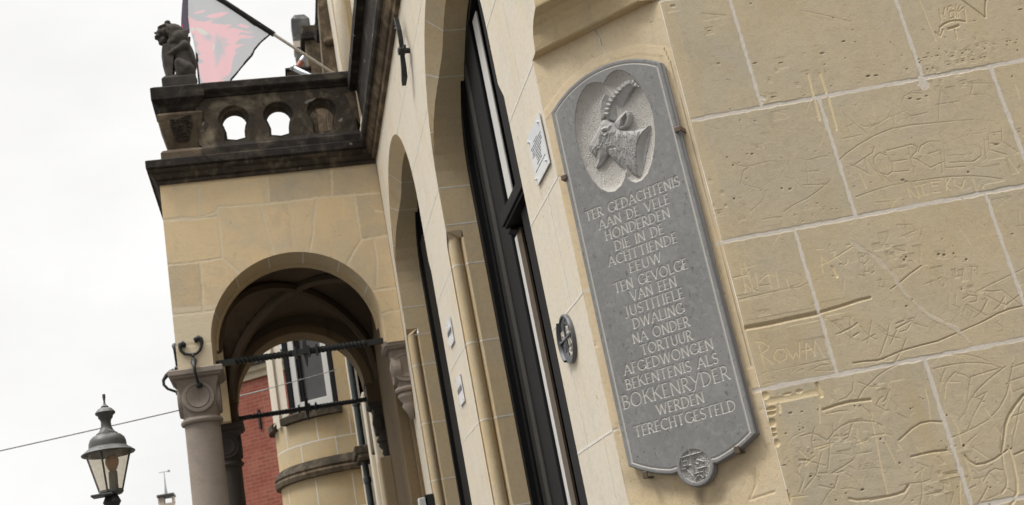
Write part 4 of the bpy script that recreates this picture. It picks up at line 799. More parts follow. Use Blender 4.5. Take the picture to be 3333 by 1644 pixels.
for (u, v), ax_ in (((.056, 3.352), 0), ((.644, 3.354), 0), ((.131, 1.976), 1), ((.551, 1.984), 1)):   # holding clips, bent over the edge
    mb = MB(); c0 = C1+DB*u+ZV*v; s_ = -1 if u < .3 else 1
    dv_ = DB*s_ if ax_ == 0 else -ZV; tv = ZV if ax_ == 0 else DB
    mb.obox(c0+NB*(TB+.0045)-dv_*.002, dv_*.014, tv*.011, NB*.004); mb.obox(c0+NB*(TB/2)+dv_*.010, dv_*.0035, tv*.0108, NB*(TB/2+.008))
    mb.build('clip', M['bronze'], plq, bevel=.0015)
# ================================================================== SMALL THINGS ON THE FRONT WALL
FP = lambda y, z, h=0.0: np.array([XF-h, y, z])
q = [at_x(px, py, XF-.012) for px, py in ((1753, 362), (1786, 531), (1750, 606), (1714, 452))]
y0, y1 = (q[0][1]+q[1][1])/2, (q[2][1]+q[3][1])/2; z1, z0 = (q[0][2]+q[3][2])/2, (q[1][2]+q[2][2])/2
sg = thing('notice_sign', 'small white enamel notice with lines of small black text beside the memorial slab', 'sign', (XF, (y0+y1)/2, z0))
MB().box((XF-.012, y0, z0), (XF-.006, y1, z1)).build('panel', M['acryl'], sg, bevel=.001)
for yy in (y0+.035, y1-.02):
    for zz in (z0+.03, z1-.035):
        mb = MB(); mb.lathe([(.0, .016), (.005, .0155), (.0068, .012), (.0068, -.0), (.006, -.012)], (XF-.006, yy, zz), (-1, 0, 0), 14); mb.build('screw_cap', M['acryl'], sg, smooth=True, angle=40)
mb = MB(); nl = 11
ln_ = [(.36, .62), (.1, .9), (.16, .86), (.14, .9), (.1, .82), (.3, .72), (.34, .7), (.36, .66), (.3, .68), (.1, .9)]
yc_ = (y0+y1)/2; wd_ = y1-y0
for i, (a_, b_) in enumerate(ln_):
    zt = z1-(.28+.052*i+(.03 if i == 9 else 0))*(z1-z0); u = a_
    while u < b_:
        ww = random.uniform(.02, .055); e = min(u+ww, b_)
        ya, yb = y1-wd_*u, y1-wd_*e
        nlet = max(1, int((e-u)/.014))
        for k in range(nlet):
            c_ = ya+(yb-ya)*(k+.5)/nlet; hh_ = random.uniform(.0032, .0052)
            mb.box((XF-.0131, c_-abs(yb-ya)/nlet*.36, zt), (XF-.0121, c_+abs(yb-ya)/nlet*.36, zt+hh_))
        u = e+.012
mb.build('text_lines', M['ink'], sg, recalc=False)
# oval cast plate
ov = [at_x(px, py, XF-.03) for px, py in ((1805, 1040), (1858, 1110), (1835, 1170), (1808, 1110))]
oc = (float(at_x(1834, 1105, XF-.03)[1]), float(at_x(1834, 1105, XF-.03)[2])); OR = .118
op = thing('utility_marker_plate', 'round grey cast iron marker plate with raised letters and a cross bar', 'plate', (XF, oc[0], oc[1]))
Oc = np.array([XF, oc[0], oc[1]])
mb = MB(); mb.lathe([(0, .012), (OR-.012, .012), (OR-.011, .020), (OR-.002, .020), (OR, .016), (OR, .0)], Oc, (-1, 0, 0), 48); mb.build('disc', M['cast'], op, smooth=True, angle=35)
mb = MB(); mb.lathe([(OR-.012, .018), (OR-.008, .032), (OR, .032), (OR+.002, .02), (OR, .012)], Oc, (-1, 0, 0), 20, R(90-55), R(90+55)); mb.build('hood_rim', M['cast'], op, smooth=True, angle=35)
MB().obox(Oc+np.array([-.016, 0, .004]), (.005, 0, 0), (0, OR-.014, 0), (0, 0, .0045)).obox(Oc+np.array([-.015, -.0, -.04]), (.004, 0, 0), (0, .003, 0), (0, 0, .045)).obox(Oc+np.array([-.015, .01, .045]), (.004, 0, 0), (0, .003, 0), (0, 0, .04)).build('cross_bar', M['cast'], op, bevel=.001)
for sgy in (-1, 1):
    mb = MB(); mb.lathe([(0, .026), (.008, .024), (.01, .012)], Oc+np.array([0, sgy*(OR-.02), .004]), (-1, 0, 0), 14); mb.build('rivet', M['cast'], op, smooth=True)
GL2 = dict(GL); GL2.update({'P': (.5, [[(.06,0),(.06,1)], [(.06,1)]+arc(.24,.75,.22,.25,85,-90,9)+[(.06,.5)]]), '0': (.5, [arc(.25,.5,.24,.5,0,360,16)]), '4': (.5, [[(.36,0),(.36,1),(0,.3),(.5,.3)]])})
def raised(parent, mat, items, x, rad, name):
    for txt, yc0, z_, h_, sx in items:                          # left to right as seen from the street (+Y is left)
        tot = sum(GL2[c][0] for c in txt)*h_*sx+.2*h_*(len(txt)-1); u = -tot/2; mb = MB()
        for c in txt:
            gw, sts = GL2[c]
            for s_ in sts: mb.tube([(x, yc0-(u+px*h_*sx), z_+py*h_) for px, py in s_], rad, 5)
            u += gw*h_*sx+.2*h_
        mb.build(name, mat, parent, recalc=False)
raised(op, M['cast'], [('LW5', oc[0]-.0, oc[1]+.052, .034, .9)], XF-.014, .0035, 'raised_letters')
raised(op, M['castlet'], [('PS5', oc[0]+.045, oc[1]+.010, .036, .8), ('RJ', oc[0]-.05, oc[1]+.014, .036, .8), ('LA', oc[0]-.05, oc[1]-.04, .036, .8), ('SR', oc[0]-.03, oc[1]-.088, .036, .8)], XF-.014, .0042, 'worn_letters')
raised(op, M['cast'], [('04', oc[0]+.045, oc[1]-.05, .034, .8)], XF-.014, .0035, 'raised_letters')
for (a_, b_), lab in ((((1465, 1018), (1472, 1133)), 'upper of two small clear acrylic house plates on the narrow pier between the windows'), (((1486, 1206), (1510, 1330)), 'lower of two small clear acrylic house plates on the narrow pier between the windows')):
    za, zb = at_x(*a_, XF-.02)[2], at_x(*b_, XF-.02)[2]
    t = thing('house_plate', lab, 'sign', (XF, 8.14, zb), 'acrylic house plates')
    zt, zq = (3.72, 3.52) if 'upper' in lab else (3.27, 3.055)
    MB().box((XF-.012, 8.04, zq), (XF-.006, 8.27, zt)).build('panel', M['skywhite'], t, bevel=.001)
    MB().box((XF-.0135, 8.05, zq+.42*(zt-zq)), (XF-.0122, 8.26, zq+.60*(zt-zq))).build('printed_band', M['cast'], t)
    for yy in (8.055, 8.255):
        for zz in (zq+.014, zt-.014):
            mb = MB(); mb.lathe([(0, .016), (.005, .015), (.005, 0)], (XF, yy, zz), (-1, 0, 0), 10); mb.build('screw_cap', M['steel'], t, smooth=True, angle=40)
# wrought wall anchor
wa = thing('wall_anchor', 'long black wrought iron wall anchor with scrolled top under the cornice', 'wall anchor', (XF, 8.2, 5.8))
p_ = [at_x(*p, XF-.05) for p in crop(1270, 30, 4.712, [(110,130),(125,190),(160,330),(185,480),(205,640),(210,740),(230,900),(240,1060),(233,1170)])]
mb = MB(); loops = []
wdt = [.010, .013, .014, .014, .014, .014, .024, .032, .005]
for p, w_ in zip(p_, wdt): loops.append([np.array([XF-.075-w_*.3, p[1]-w_, p[2]]), np.array([XF-.075-w_*.3, p[1]+w_, p[2]]), np.array([XF-.045+w_*.2, p[1]+w_*.9, p[2]]), np.array([XF-.045+w_*.2, p[1]-w_*.9, p[2]])])
mb.loft(loops); mb.build('bar', M['iron'], wa, bevel=.003)
sc_ = [at_x(*p, XF-.05) for p in crop(1270, 30, 4.712, [(130,260),(118,215),(95,205),(80,240),(85,290),(105,310)])]
MB().tube([(XF-.05, p[1], p[2]) for p in sc_], [.014, .013, .012, .011, .01, .012], 8).build('scroll', M['iron'], wa, smooth=True)
pb = at_x(1314, 166, XF-.05)
mb = MB(); mb.lathe([(.022, -.05), (.022, .05), (.03, .055), (.034, .075), (.03, .095), (.0, .10)], (XF-.0, pb[1], pb[2]), (-1, 0, 0), 10); mb.build('bolt', M['iron'], wa, smooth=True, angle=40)
MB().obox((XF-.05, pb[1], pb[2]), (.012, 0, 0), (0, .075, 0), (0, 0, .018)).build('cross_pin', M['iron'], wa, bevel=.004)
# lamp box low on the pier
lb = at_x(1378, 1625, XF-.1); 
wl = thing('wall_spotlight', 'small white and black wall light fixed low on the pier between the two windows', 'wall light', (XF, float(lb[1]), float(lb[2])))
MB().obox(lb+np.array([-.0, .06, -.03]), (.045, 0, 0), (0, .05, 0), (0, 0, .05)).build('housing', M['white'], wl, bevel=.008)
MB().obox(lb+np.array([.06, .03, -.02]), (.045, 0, 0), (0, .02, 0), (0, 0, .06)).build('bracket', M['iron'], wl, bevel=.004)
# ================================================================== PORCH
YP, YR = 11.0, 14.05
por = thing('porch', 'stone porch with round arches on grey columns, sooty pierced balustrade and iron tie rods', 'porch', (.3, YP, 0))
c2 = lambda *l: crop(400, 700, 1.346, l); c1 = lambda *l: crop(400, 0, 1.7656, l)
XL, XR, ACX, AZ, AR = -.865, XF-.001, .345, 4.545, .868
def xz(p, Y=YP): h = at_y(p[0], p[1], Y); return float(h[0]), float(h[2])
def arch_loop(r, n=36, zb=4.31): return [(ACX-r, zb)]+[(ACX-r*math.cos(math.pi*i/n), AZ+r*math.sin(math.pi*i/n)) for i in range(n+1)]+[(ACX+r, zb)]
Pf = Field(np.arange(XL, XR+.001, .0085), np.arange(4.31, 6.34, .0085))
al = arch_loop(AR); _, din = Pf.sdf(al[::-1] if False else al, W=(slice(None), slice(None)))
psd = -din
J = [c1((222,1265),(330,1252),(445,1252)), c1((432,1040),(440,1258)), c1((545,1190),(700,1180),(835,1168),(1000,1150),(1110,1135),(1300,1120),(1480,1108)), c1((830,985),(840,1168)), c1((1198,960),(1205,1122)), c1((1330,1110),(1350,1290)), c1((1110,1150),(1090,1290)), c1((780,1170),(840,1168)),
     c1((445,1252),(480,1238),(535,1220),(545,1190)), c2((185,22),(300,18),(415,8)), c2((415,-30),(425,90),(437,187)), c2((195,220),(330,205),(440,187)), c2((440,187),(480,225),(512,256)), c2((338,207),(350,330),(352,418)), c2((605,-40),(635,80),(665,172)), c2((845,-60),(835,60),(820,162)), c2((1025,-20),(1042,110),(1010,160),(985,208)), c2((1040,108),(1150,90),(1200,82)), c2((1100,112),(1112,200),(1112,315)), c2((1085,332),(1150,322),(1200,315)), c2((218,437),(320,428),(412,418)), c2((1105,-20),(1160,-10),(1230,-20)), c2((225,575),(290,570),(395,556)), c2((1130,430),(1215,415))]
for l in J: Pf.band([xz(p) for p in l], .022, 0, .75, .002, .004)
lab = np.zeros(Pf.U.shape, int); free = Pf.a[..., 0] < .3; cur_ = 0          # tone per block
nu_, nv_ = lab.shape
for i in range(0, nu_):
    for j in range(nv_):
        if free[i, j] and lab[i, j] == 0:
            cur_ += 1; stack = [(i, j)]; lab[i, j] = cur_
            while stack:
                a_, b_ = stack.pop()
                for x_, y_ in ((a_+1, b_), (a_-1, b_), (a_, b_+1), (a_, b_-1)):
                    if 0 <= x_ < nu_ and 0 <= y_ < nv_ and free[x_, y_] and lab[x_, y_] == 0: lab[x_, y_] = cur_; stack.append((x_, y_))
tn = RNG.uniform(.25, .75, cur_+1); Pf.a[..., 3] = tn[lab]
pal = np.clip((4.93-(Pf.V+.06*Pf.U))/.02, 0, 1)*np.clip((-.45-Pf.U)/.03+1, 0, 1); Pf.a[..., 0] = np.maximum(Pf.a[..., 0], pal*.9)
for k in range(60):
    u, v = RNG.uniform(XL, XR), RNG.uniform(4.4, 6.3); r_ = RNG.uniform(.004, .010); Pf.pit(u, v, r_*1.5, r_, .001, 2, RNG.uniform(.05, .4))
Pf.build('front_face', M['porch'], (0, YP, 0), np.array([1., 0, 0]), ZV, np.array([0, -1., 0]), por, sd=psd)
def archwall(y0, y1, r0, r1, mat, name, vs=()):            # soffit of an arch
    m_ = MB(); n = 40
    l0 = [(x, y0, z) for x, z in arch_loop(r0, n)]; l1 = [(x, y1, z) for x, z in arch_loop(r1, n)]
    m_.loft([l0, l1], closed=False, caps=False); return m_.build(name, mat, por, smooth=True)
sof = archwall(YP, YP+.30, AR, AR-.03, M['reveal'], 'arch_soffit')
m_ = MB(); n = 40; l = [[(ACX-r*math.cos(math.pi*i/n), y, AZ+r*math.sin(math.pi*i/n)) for i in range(n+1)] for r, y in ((AR-.03, YP+.29), (AR-.05, YP+.30), (AR-.052, YP+.37), (AR+.06, YP+.38), (AR+.06, YP+.5))]
m_.loft(l, closed=False, caps=False); m_.build('arch_moulding', M['ochre'], por, smooth=True, angle=40)
jm = MB()
for a_ in (22, 50, 76, 100, 126, 152):
    cs, sn = math.cos(R(a_)), math.sin(R(a_)); t = np.array([sn, 0, cs])*.007
    p0 = np.array([ACX-(AR-.0015)*cs, YP+.004, AZ+(AR-.0015)*sn]); p1 = np.array([ACX-(AR-.0315)*cs, YP+.29, AZ+(AR-.0315)*sn]); jm.add([p0-t, p0+t, p1+t, p1-t], [(0, 1, 2, 3)])
join(sof, jm.build('arch_joints', M['joint'], por, recalc=False))
# inside faces, left wall with its own arch, rear wall with arch
def wall_xz(y0, y1, r, mat, name, zt=6.33, x0=XL+.002, x1=XR, cx=ACX, az=AZ):
    n = 32; hole = [(cx+r, 4.31)]+[(cx+r*math.cos(math.pi*i/n), az+r*math.sin(math.pi*i/n)) for i in range(n+1)]+[(cx-r, 4.31)]
    poly = [(x0, 4.31), (x0, zt), (x1, zt), (x1, 4.31)]+hole[0:]
    m_ = MB(); m_.prism([poly], lambda u, v, h: (u, h, v), y0, y1); return m_.build(name, mat, por)
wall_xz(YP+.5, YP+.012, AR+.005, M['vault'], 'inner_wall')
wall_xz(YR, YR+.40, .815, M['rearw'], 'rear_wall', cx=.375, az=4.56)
m_ = MB(); n = 40; l = [[(.375-r*math.cos(math.pi*i/n), y, 4.56+r*math.sin(math.pi*i/n)) for i in range(n+1)] for r, y in ((.90, YR-.004), (.86, YR-.006), (.815, YR-.002), (.80, YR+.0), (.80, YR+.4))]
m_.loft(l, closed=False, caps=False); m_.build('rear_arch_moulding', M['inner'], por, smooth=True, angle=40)
m_ = MB(); n = 24; yc_ = (YP+YR+.4)/2; ra = 1.15
hole = [(yc_+ra, 4.31)]+[(yc_+ra*math.cos(math.pi*i/n), 4.60+ra*math.sin(math.pi*i/n)) for i in range(n+1)]+[(yc_-ra, 4.31)]
m_.prism([[(YP+.03, 4.31), (YP+.03, 6.33), (YR+.4, 6.33), (YR+.4, 4.31)]+hole], lambda u, v, h: (h, u, v), XL, XL+.34); m_.build('side_arch_wall', M['ochre'], por)
# vault: cross vault webs with stone courses and diagonal ribs
m_ = MB(); nx, ny = 18, 22; xa, xb, ya, yb = XL+.34, XF, YP+.5, YR
vs = []
for i in range(nx+1):
    for j in range(ny+1):
        u, v = i/nx*2-1, j/ny*2-1; z = 4.62+.98*max(math.sqrt(max(0, 1-u*u)), math.sqrt(max(0, 1-v*v)))
        vs.append((xa+(xb-xa)*i/nx, ya+(yb-ya)*j/ny, z))
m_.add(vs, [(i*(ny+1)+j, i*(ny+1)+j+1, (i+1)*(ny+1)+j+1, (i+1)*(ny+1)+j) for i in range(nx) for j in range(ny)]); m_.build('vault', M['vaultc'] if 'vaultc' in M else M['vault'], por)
m_ = MB()
for sg in (1, -1):
    pts = []
    for k in range(25):
        u = k/24*2-1; z = 4.60+.96*math.sqrt(max(0, 1-u*u)); pts.append(((xa+xb)/2+(xb-xa)/2*u*.98, (ya+yb)/2+sg*(yb-ya)/2*u*.98, z))
    m_.tube(pts, .06, 6)
m_.build('vault_ribs', M['vaultrib'], por)
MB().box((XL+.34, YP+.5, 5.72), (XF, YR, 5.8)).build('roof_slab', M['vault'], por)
MB().box((1.36, YP+.36, 0), (XF+.01, YR+.0, 5.72)).box((1.25, YP+.40, 0), (1.37, YP+.75, 4.5)).build('inner_shade_plate', M['inner'], por, bevel=.01)  # added dark plate over the front wall, standing in for porch shade
# columns with capitals
def capital(cx, cy, zt, hw, mat, parent, name='capital', neck=.172):
    m_ = MB(); sq = lambda h, z: [(cx-h, cy-h, z), (cx+h, cy-h, z), (cx+h, cy+h, z), (cx-h, cy+h, z)]
    m_.loft([sq(hw-.012, zt), sq(hw, zt-.012), sq(hw, zt-.055), sq(hw-.02, zt-.07), sq(hw-.02, zt-.082), sq(hw-.06, zt-.10)])
    def rs(h, z, k, n=32):                                  # square blending to round
        o_ = []
        for i in range(n):
            a_ = 2*math.pi*i/n; c_, s_ = math.cos(a_), math.sin(a_); q = h/max(abs(c_), abs(s_)); r = q*(1-k)+h*1.06*k if k < 1 else h
            o_.append((cx+r*c_, cy+r*s_, z))
        return o_
    m_.loft([rs(hw-.055, zt-.10, 0), rs(hw-.075, zt-.17, .05), rs(hw-.085, zt-.25, .1), rs(hw-.085, zt-.33, .3), rs(hw-.08, zt-.40, .7), rs(neck+.005, zt-.455, 1), rs(neck+.008, zt-.475, 1)])
    m_.lathe([(neck+.006, zt-.47), (neck+.028, zt-.485), (neck+.034, zt-.505), (neck+.026, zt-.525), (neck, zt-.535), (neck-.02, zt-.535)], (cx, cy, 0), n=36)
    cap = m_.build(name, mat, parent, smooth=True, angle=35)
    m_ = MB()
    for ax_ in ((0, -1, 0), (-1, 0, 0), (1, 0, 0)):
        c_ = np.array([cx, cy, zt-.285])
        m_.lathe([(0, hw-.075), (.04, hw-.078), (.085, hw-.062), (.105, hw-.056), (.115, hw-.066), (.122, hw-.056), (.15, hw-.058), (.158, hw-.075), (.158, hw-.14)], c_, ax_, 32)
    m_.build('rosette', mat, cap, smooth=True, angle=40)
    return cap
def column(cx, cy, zt, hw, mat, neck=.172):
    col_ = thing_part('column', por)
    capital(cx, cy, zt, hw, mat, col_, neck=neck)
    m_ = MB(); m_.lathe([(neck+.05, .0), (neck+.05, .18), (neck+.02, .2), (neck+.035, .25), (neck, .3), (neck, zt-.53)], (cx, cy, 0), n=36); m_.build('shaft', mat, col_, smooth=True, angle=40)
    return col_
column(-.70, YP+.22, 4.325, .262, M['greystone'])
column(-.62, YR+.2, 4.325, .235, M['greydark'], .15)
# half capitals where the arches meet the front wall
for yy, mt in ((YP+.20, M['greystone']), (YR+.2, M['greydark'])):
    c_ = capital(1.37, yy, 4.335, .19, mt, por, 'respond_capital', .10)
    m_ = MB(); m_.lathe([(.10, 3.80), (.115, 3.77), (.10, 3.74), (.07, 3.70), (.085, 3.66), (.05, 3.60), (.02, 3.52)], (1.37, yy, 0), n=24); m_.build('pendant', mt, c_, smooth=True)
m_ = MB(); m_.lathe([(.055, 0), (.055, 3.60)], (1.37, YR+.12, 0), n=20); m_.build('respond_shaft', M['greydark'], por, smooth=True)
m_ = MB(); m_.box((1.22, YR+.002, 0), (1.4, YR+.42, 3.6)).build('respond_pier', M['reveal'], por, bevel=.03)
# cornice of the porch
def cprof(pr, name, mat, x1=XF, parent=por):
    m_ = MB()
    m_.loft([[(x1, YP-d, z) for d, z in pr], [(XL-d, YP-d, z) for d, z in pr], [(XL-d, YR+.4+d, z) for d, z in pr], [(x1, YR+.4+d, z) for d, z in pr]], closed=True, caps=True)
    return m_.build(name, mat, parent)
cprof([(-.2, 6.305), (.02, 6.31), (.03, 6.335), (.018, 6.35), (.045, 6.365), (.06, 6.40), (.055, 6.415), (.085, 6.435), (.09, 6.46), (-.2, 6.46)], 'cornice', M['sootmid'], 1.396)
cprof([(-.2, 6.461), (.098, 6.461), (.112, 6.475), (.112, 6.55), (.10, 6.562), (-.2, 6.575)], 'cornice_slab', M['soot'], 1.394)
# pierced balustrade
YB = YP-.03
kx = lambda p: xz(p, YB)
def keyhole(cx, cz, sx=1.0):
    r = .128*sx
    top_ = [(cx+r*math.cos(R(a_)), cz+r*math.sin(R(a_))) for a_ in range(-32, 213, 12)]
    return top_+[(cx-.093*sx, cz-.135), (cx-.10*sx, cz-.205), (cx, cz-.225), (cx+.10*sx, cz-.205), (cx+.093*sx, cz-.135)]
HX = [(-.035, 6.985), (.435, 6.985), (.905, 6.985)]
m_ = MB(); m_.prism([[(-.42, 6.70), (-.42, 7.27), (XF-.12, 7.27), (XF-.12, 6.70)]]+[keyhole(*h) for h in HX], lambda u, v, h: (u, h, v), YB+.20, YB+.055); m_.build('pierced_panel', M['sootmid'], por, bevel=.006)
m_ = MB()
for cx, cz in HX:                                             # splayed surrounds
    n_ = len(keyhole(cx, cz)); a_ = keyhole(cx, cz); b_ = [(cx+(x-cx)*1.28, cz-.02+(z-cz+.02)*1.24) for x, z in a_]
    m_.loft([[(x, YB+.012, z) for x, z in b_], [(x, YB+.056, z) for x, z in b_]], caps=False)
    m_.loft([[(x, YB+.012, z) for x, z in b_], [(x, YB+.10, z) for x, z in a_]], caps=False)
m_.prism([[(-.42, 6.71), (-.42, 7.26), (XF-.14, 7.26), (XF-.14, 6.71)]]+[[(cx+(x-cx)*1.28, cz-.02+(z-cz+.02)*1.24) for x, z in keyhole(cx, cz)] for cx, cz in HX], lambda u, v, h: (u, h, v), YB+.054, YB+.012)
m_.build('hole_surrounds', M['sootmid'], por)
def bar3(pr, x0, x1, name, mat): 
    m_ = MB(); m_.loft([[(x0, YB-d, z) for d, z in pr], [(x1, YB-d, z) for d, z in pr]]); return m_.build(name, mat, por)
bar3([(-.24, 7.265), (.0, 7.265), (.012, 7.29), (.045, 7.315), (.055, 7.33), (.055, 7.405), (.03, 7.425), (-.28, 7.43)], -.33, XF-.10, 'rail', M['soot'])
bar3([(-.24, 6.578), (.035, 6.578), (.035, 6.655), (.015, 6.685), (-.0, 6.71), (-.24, 6.715)], -.40, XF-.12, 'plinth', M['soot'])
# vase pedestal with carved shield at the corner
PX, PY = -.585, YP+.185
def sq(h, z, hy=None): hy = hy or h; return [(PX-h, PY-hy, z), (PX+h, PY-hy, z), (PX+h, PY+hy, z), (PX-h, PY+hy, z)]
ped = thing_part('pedestal', por)
m_ = MB(); m_.loft([sq(.235, 6.576), sq(.235, 6.655), sq(.215, 6.685), sq(.165, 6.71), sq(.165, 6.72)]); m_.build('foot', M['sootlite'], ped, bevel=.006)
m_ = MB(); m_.loft([sq(.158, 6.715), sq(.165, 6.74), sq(.235, 7.06), sq(.242, 7.09), sq(.22, 7.115), sq(.185, 7.13), sq(.185, 7.145)]); m_.build('vase', M['sootlite'], ped, bevel=.008)
m_ = MB(); m_.loft([sq(.19, 7.14), sq(.21, 7.17), sq(.215, 7.20), sq(.25, 7.235), sq(.275, 7.26), sq(.275, 7.40), sq(.24, 7.425)]); m_.build('top_slab', M['soot'], ped, bevel=.006)
shield = [(-.115, 7.045), (-.06, 7.03), (-.01, 7.035), (.04, 7.05), (.10, 7.075), (.125, 7.05), (.115, 6.95), (.07, 6.80), (.04, 6.785), (-.05, 6.785), (-.075, 6.81), (-.115, 6.97)]
SF = Field(np.arange(-.14, .14, .005), np.arange(6.77, 7.09, .005)); _, sd_ = SF.sdf(shield, W=(slice(None), slice(None)))
rn = RNG.normal(0, 1, SF.h.shape); rn = (rn+np.roll(rn, 1, 0)+np.roll(rn, 1, 1)+np.roll(rn, -1, 0)+np.roll(rn, -1, 1))/2.2
SF.h = .004+.009*np.clip(rn, -1, 1.2)*(sd_ > .012)+.006*np.clip(1-np.abs(sd_-.006)/.006, 0, 1)
slope_n = np.array([0, -1, -.22]); slope_n /= np.linalg.norm(slope_n); dvs = np.array([0, -.07/.32, 1.0]); 
SF.build('carved_shield', M['sootmid'], (PX, PY-.165-.003+.07/.32*6.74, 0), np.array([1., 0, 0]), dvs, slope_n, ped, sd=sd_, attr=False)
# scroll bracket where the balustrade meets the wall
m_ = MB(); m_.loft([[(XF-.22, YB+.0, 7.16), (XF-.10, YB+.0, 7.2), (XF-.10, YB+.15, 7.2), (XF-.22, YB+.15, 7.16)], [(XF-.205, YB-.01, 7.10), (XF-.10, YB-.01, 7.1), (XF-.10, YB+.15, 7.1), (XF-.205, YB+.15, 7.1)], [(XF-.15, YB, 6.92), (XF-.10, YB, 6.9), (XF-.10, YB+.15, 6.9), (XF-.15, YB+.15, 6.92)], [(XF-.11, YB+.01, 6.78), (XF-.10, YB+.01, 6.78), (XF-.10, YB+.15, 6.78), (XF-.11, YB+.15, 6.78)]]); m_.build('scroll_bracket', M['sootlite'], por, bevel=.01)
# twisted iron tie rods
def tie(x0, x1, y, z, rad):
    tr_ = thing_part('tie_rod', por); n = 150
    m_ = MB(); loops = []
    for i in range(n+1):
        t = i/n; x = x0+(x1-x0)*t; e = min(t, 1-t); tw = 0 if e < .13 or abs(t-.5) < .05 else 1
        a0_ = (t*70 if tw else round(t*70/(math.pi/2))*(math.pi/2)) ; r_ = rad*(1.0 if tw else 1.05)
        tp = min(1, .45+e/.08) if e < .08 else 1
        loops.append([(x, y+r_*tp*math.cos(a0_+k*math.pi/2+math.pi/4), z+r_*tp*math.sin(a0_+k*math.pi/2+math.pi/4)) for k in range(4)])
    m_.loft(loops); m_.build('twisted_bar', M['iron'], tr_)
    xm = x0+(x1-x0)*.53
    m_ = MB(); 
    for dx in (-.115, .02, .10): m_.box((xm+dx-.012, y-.045, z-.055), (xm+dx+.012, y+.045, z+.055))
    m_.loft([[(xm-.035, y-.01, z+.11), (xm+.005, y-.01, z+.15), (xm+.005, y+.01, z+.15), (xm-.035, y+.01, z+.11)], [(xm-.045, y-.015, z), (xm+.01, y-.015, z), (xm+.01, y+.015, z), (xm-.045, y+.015, z)], [(xm-.025, y-.01, z-.14), (xm-.01, y-.01, z-.17), (xm-.01, y+.01, z-.17), (xm-.025, y+.01, z-.14)]])
    m_.build('turnbuckle', M['iron'], tr_, bevel=.004)
tie(-.56, 1.26, YP+.2, 4.385, .037); tie(-.52, 1.28, YR+.18, 4.39, .035)
# lyre shaped anchors that hold the rods
def lyre(o, ux, nrm, name='anchor'):
    an = thing_part(name, por); k = .00068
    def f3(x, y, h): return np.asarray(o)+np.asarray(ux)*((x-340)*k)+ZV*(-(y-440)*k)+np.asarray(nrm)*h
    m_ = MB()
    m_.tube([f3(x, y, .02) for x, y in ((240,225),(225,190),(205,165),(180,175),(165,215),(180,280),(225,325),(290,345),(335,350),(385,345),(430,310),(465,250),(478,190),(470,140),(435,115),(400,130),(395,180))], [.010,.024,.028,.026,.018,.015,.015,.015,.015,.015,.015,.015,.017,.024,.03,.028,.01], 8)
    m_.tube([f3(x, y, .025) for x, y in ((336,345),(338,380),(340,420))], [.014, .011, .014], 8)
    m_.build('scrolls', M['iron'], an, smooth=True)
    m_ = MB(); m_.lathe([(0, .05), (.012, .05), (.02, .045), (.026, .03), (.03, .0)], f3(340, 440, 0), nrm, 16)
    m_.build('eye', M['iron'], an, smooth=True, angle=40)
    m_ = MB(); m_.tube([f3(345, 465, .05), f3(343, 490, .09), f3(346, 525, .13), f3(350, 590, .165), f3(354, 660, .165), f3(362, 730, .13), f3(370, 780, .07), f3(374, 800, .04)], [.028, .03, .024, .016, .014, .014, .014, .014], 8)
    m_.lathe([(0, .06), (.02, .055), (.033, .035), (.033, .0)], f3(378, 815, 0), nrm, 18)
    m_.build('hook', M['iron'], an, smooth=True, angle=50)
lyre((-.705, YP+.0, 4.40), (1, 0, 0), (0, -1, 0)); lyre((XL, YP+.22, 4.40), (0, -1, 0), (-1, 0, 0))
# ================================================================== LION
sy = YP+.16
ln = thing('lion_statue', 'dark stone seated lion holding a shield on the corner pedestal', 'statue', (PX, sy, 7.425))
def Lp(x, y, dy=0.0): p = at_y(*crop(480, 40, 4.889, [(x, y)])[0], sy); return np.array([p[0], p[1]+dy, p[2]])
kk = float(Lp(1000, 600)[0]-Lp(0, 600)[0])/1000
m_ = MB()
def ell(c, r, rot=0.0):
    b_ = bmesh.new(); bmesh.ops.create_icosphere(b_, subdivisions=3, radius=1); c_, s_ = math.cos(rot), math.sin(rot)
    vs = []
    for v in b_.verts:
        x, y, z = v.co.x*r[0], v.co.y*r[1], v.co.z*r[2]; vs.append((c[0]+x*c_-z*s_, c[1]+y, c[2]+x*s_+z*c_))
    m_.add(vs, [tuple(v.index for v in f.verts) for f in b_.faces]); b_.free()
def cap(a_, b_, ra, rb, n=10):
    for i in range(n+1):
        t = i/n; p = a_+(b_-a_)*t; r = ra+(rb-ra)*t; ell(p, (r, r, r))
K = kk
ell(Lp(300, 330), (105*K, .085, 105*K)); ell(Lp(215, 335), (75*K, .06, 80*K)); ell(Lp(175, 400), (66*K, .05, 48*K)); ell(Lp(150, 410), (42*K, .036, 34*K)); ell(Lp(225, 495), (52*K, .04, 36*K)); ell(Lp(262, 455), (62*K, .055, 70*K)); ell(Lp(215, 450), (52*K, .042, 40*K))
ell(Lp(200, 262), (45*K, .06, 28*K)); ell(Lp(120, 330), (20*K, .02, 18*K))
ell(Lp(200, 222, .06), (38*K, .026, 34*K)); ell(Lp(325, 212, -.06), (56*K, .03, 42*K), .35)
for dy in (-.045, .045): ell(Lp(228, 262, dy), (48*K, .03, 22*K), .25)
ell(Lp(330, 270, -.07), (95*K, .03, 26*K), -.35)
ell(Lp(430, 330), (175*K, .115, 150*K), -.5); ell(Lp(500, 450), (170*K, .13, 170*K)); ell(Lp(420, 520), (110*K, .12, 110*K))
for a_ in range(14):                                             # locks of the mane
    t = a_/13; x, y = lerp(330, 660, t), lerp(390, 420, t)+60*math.sin(t*3); cap(Lp(x, y-90, -.105+.02*t), Lp(x-25+30*t, y+70, -.115+.015*t), 20*K, 8*K, 5); cap(Lp(x, y-90, .105-.02*t), Lp(x-25+30*t, y+70, .115-.015*t), 20*K, 8*K, 5)
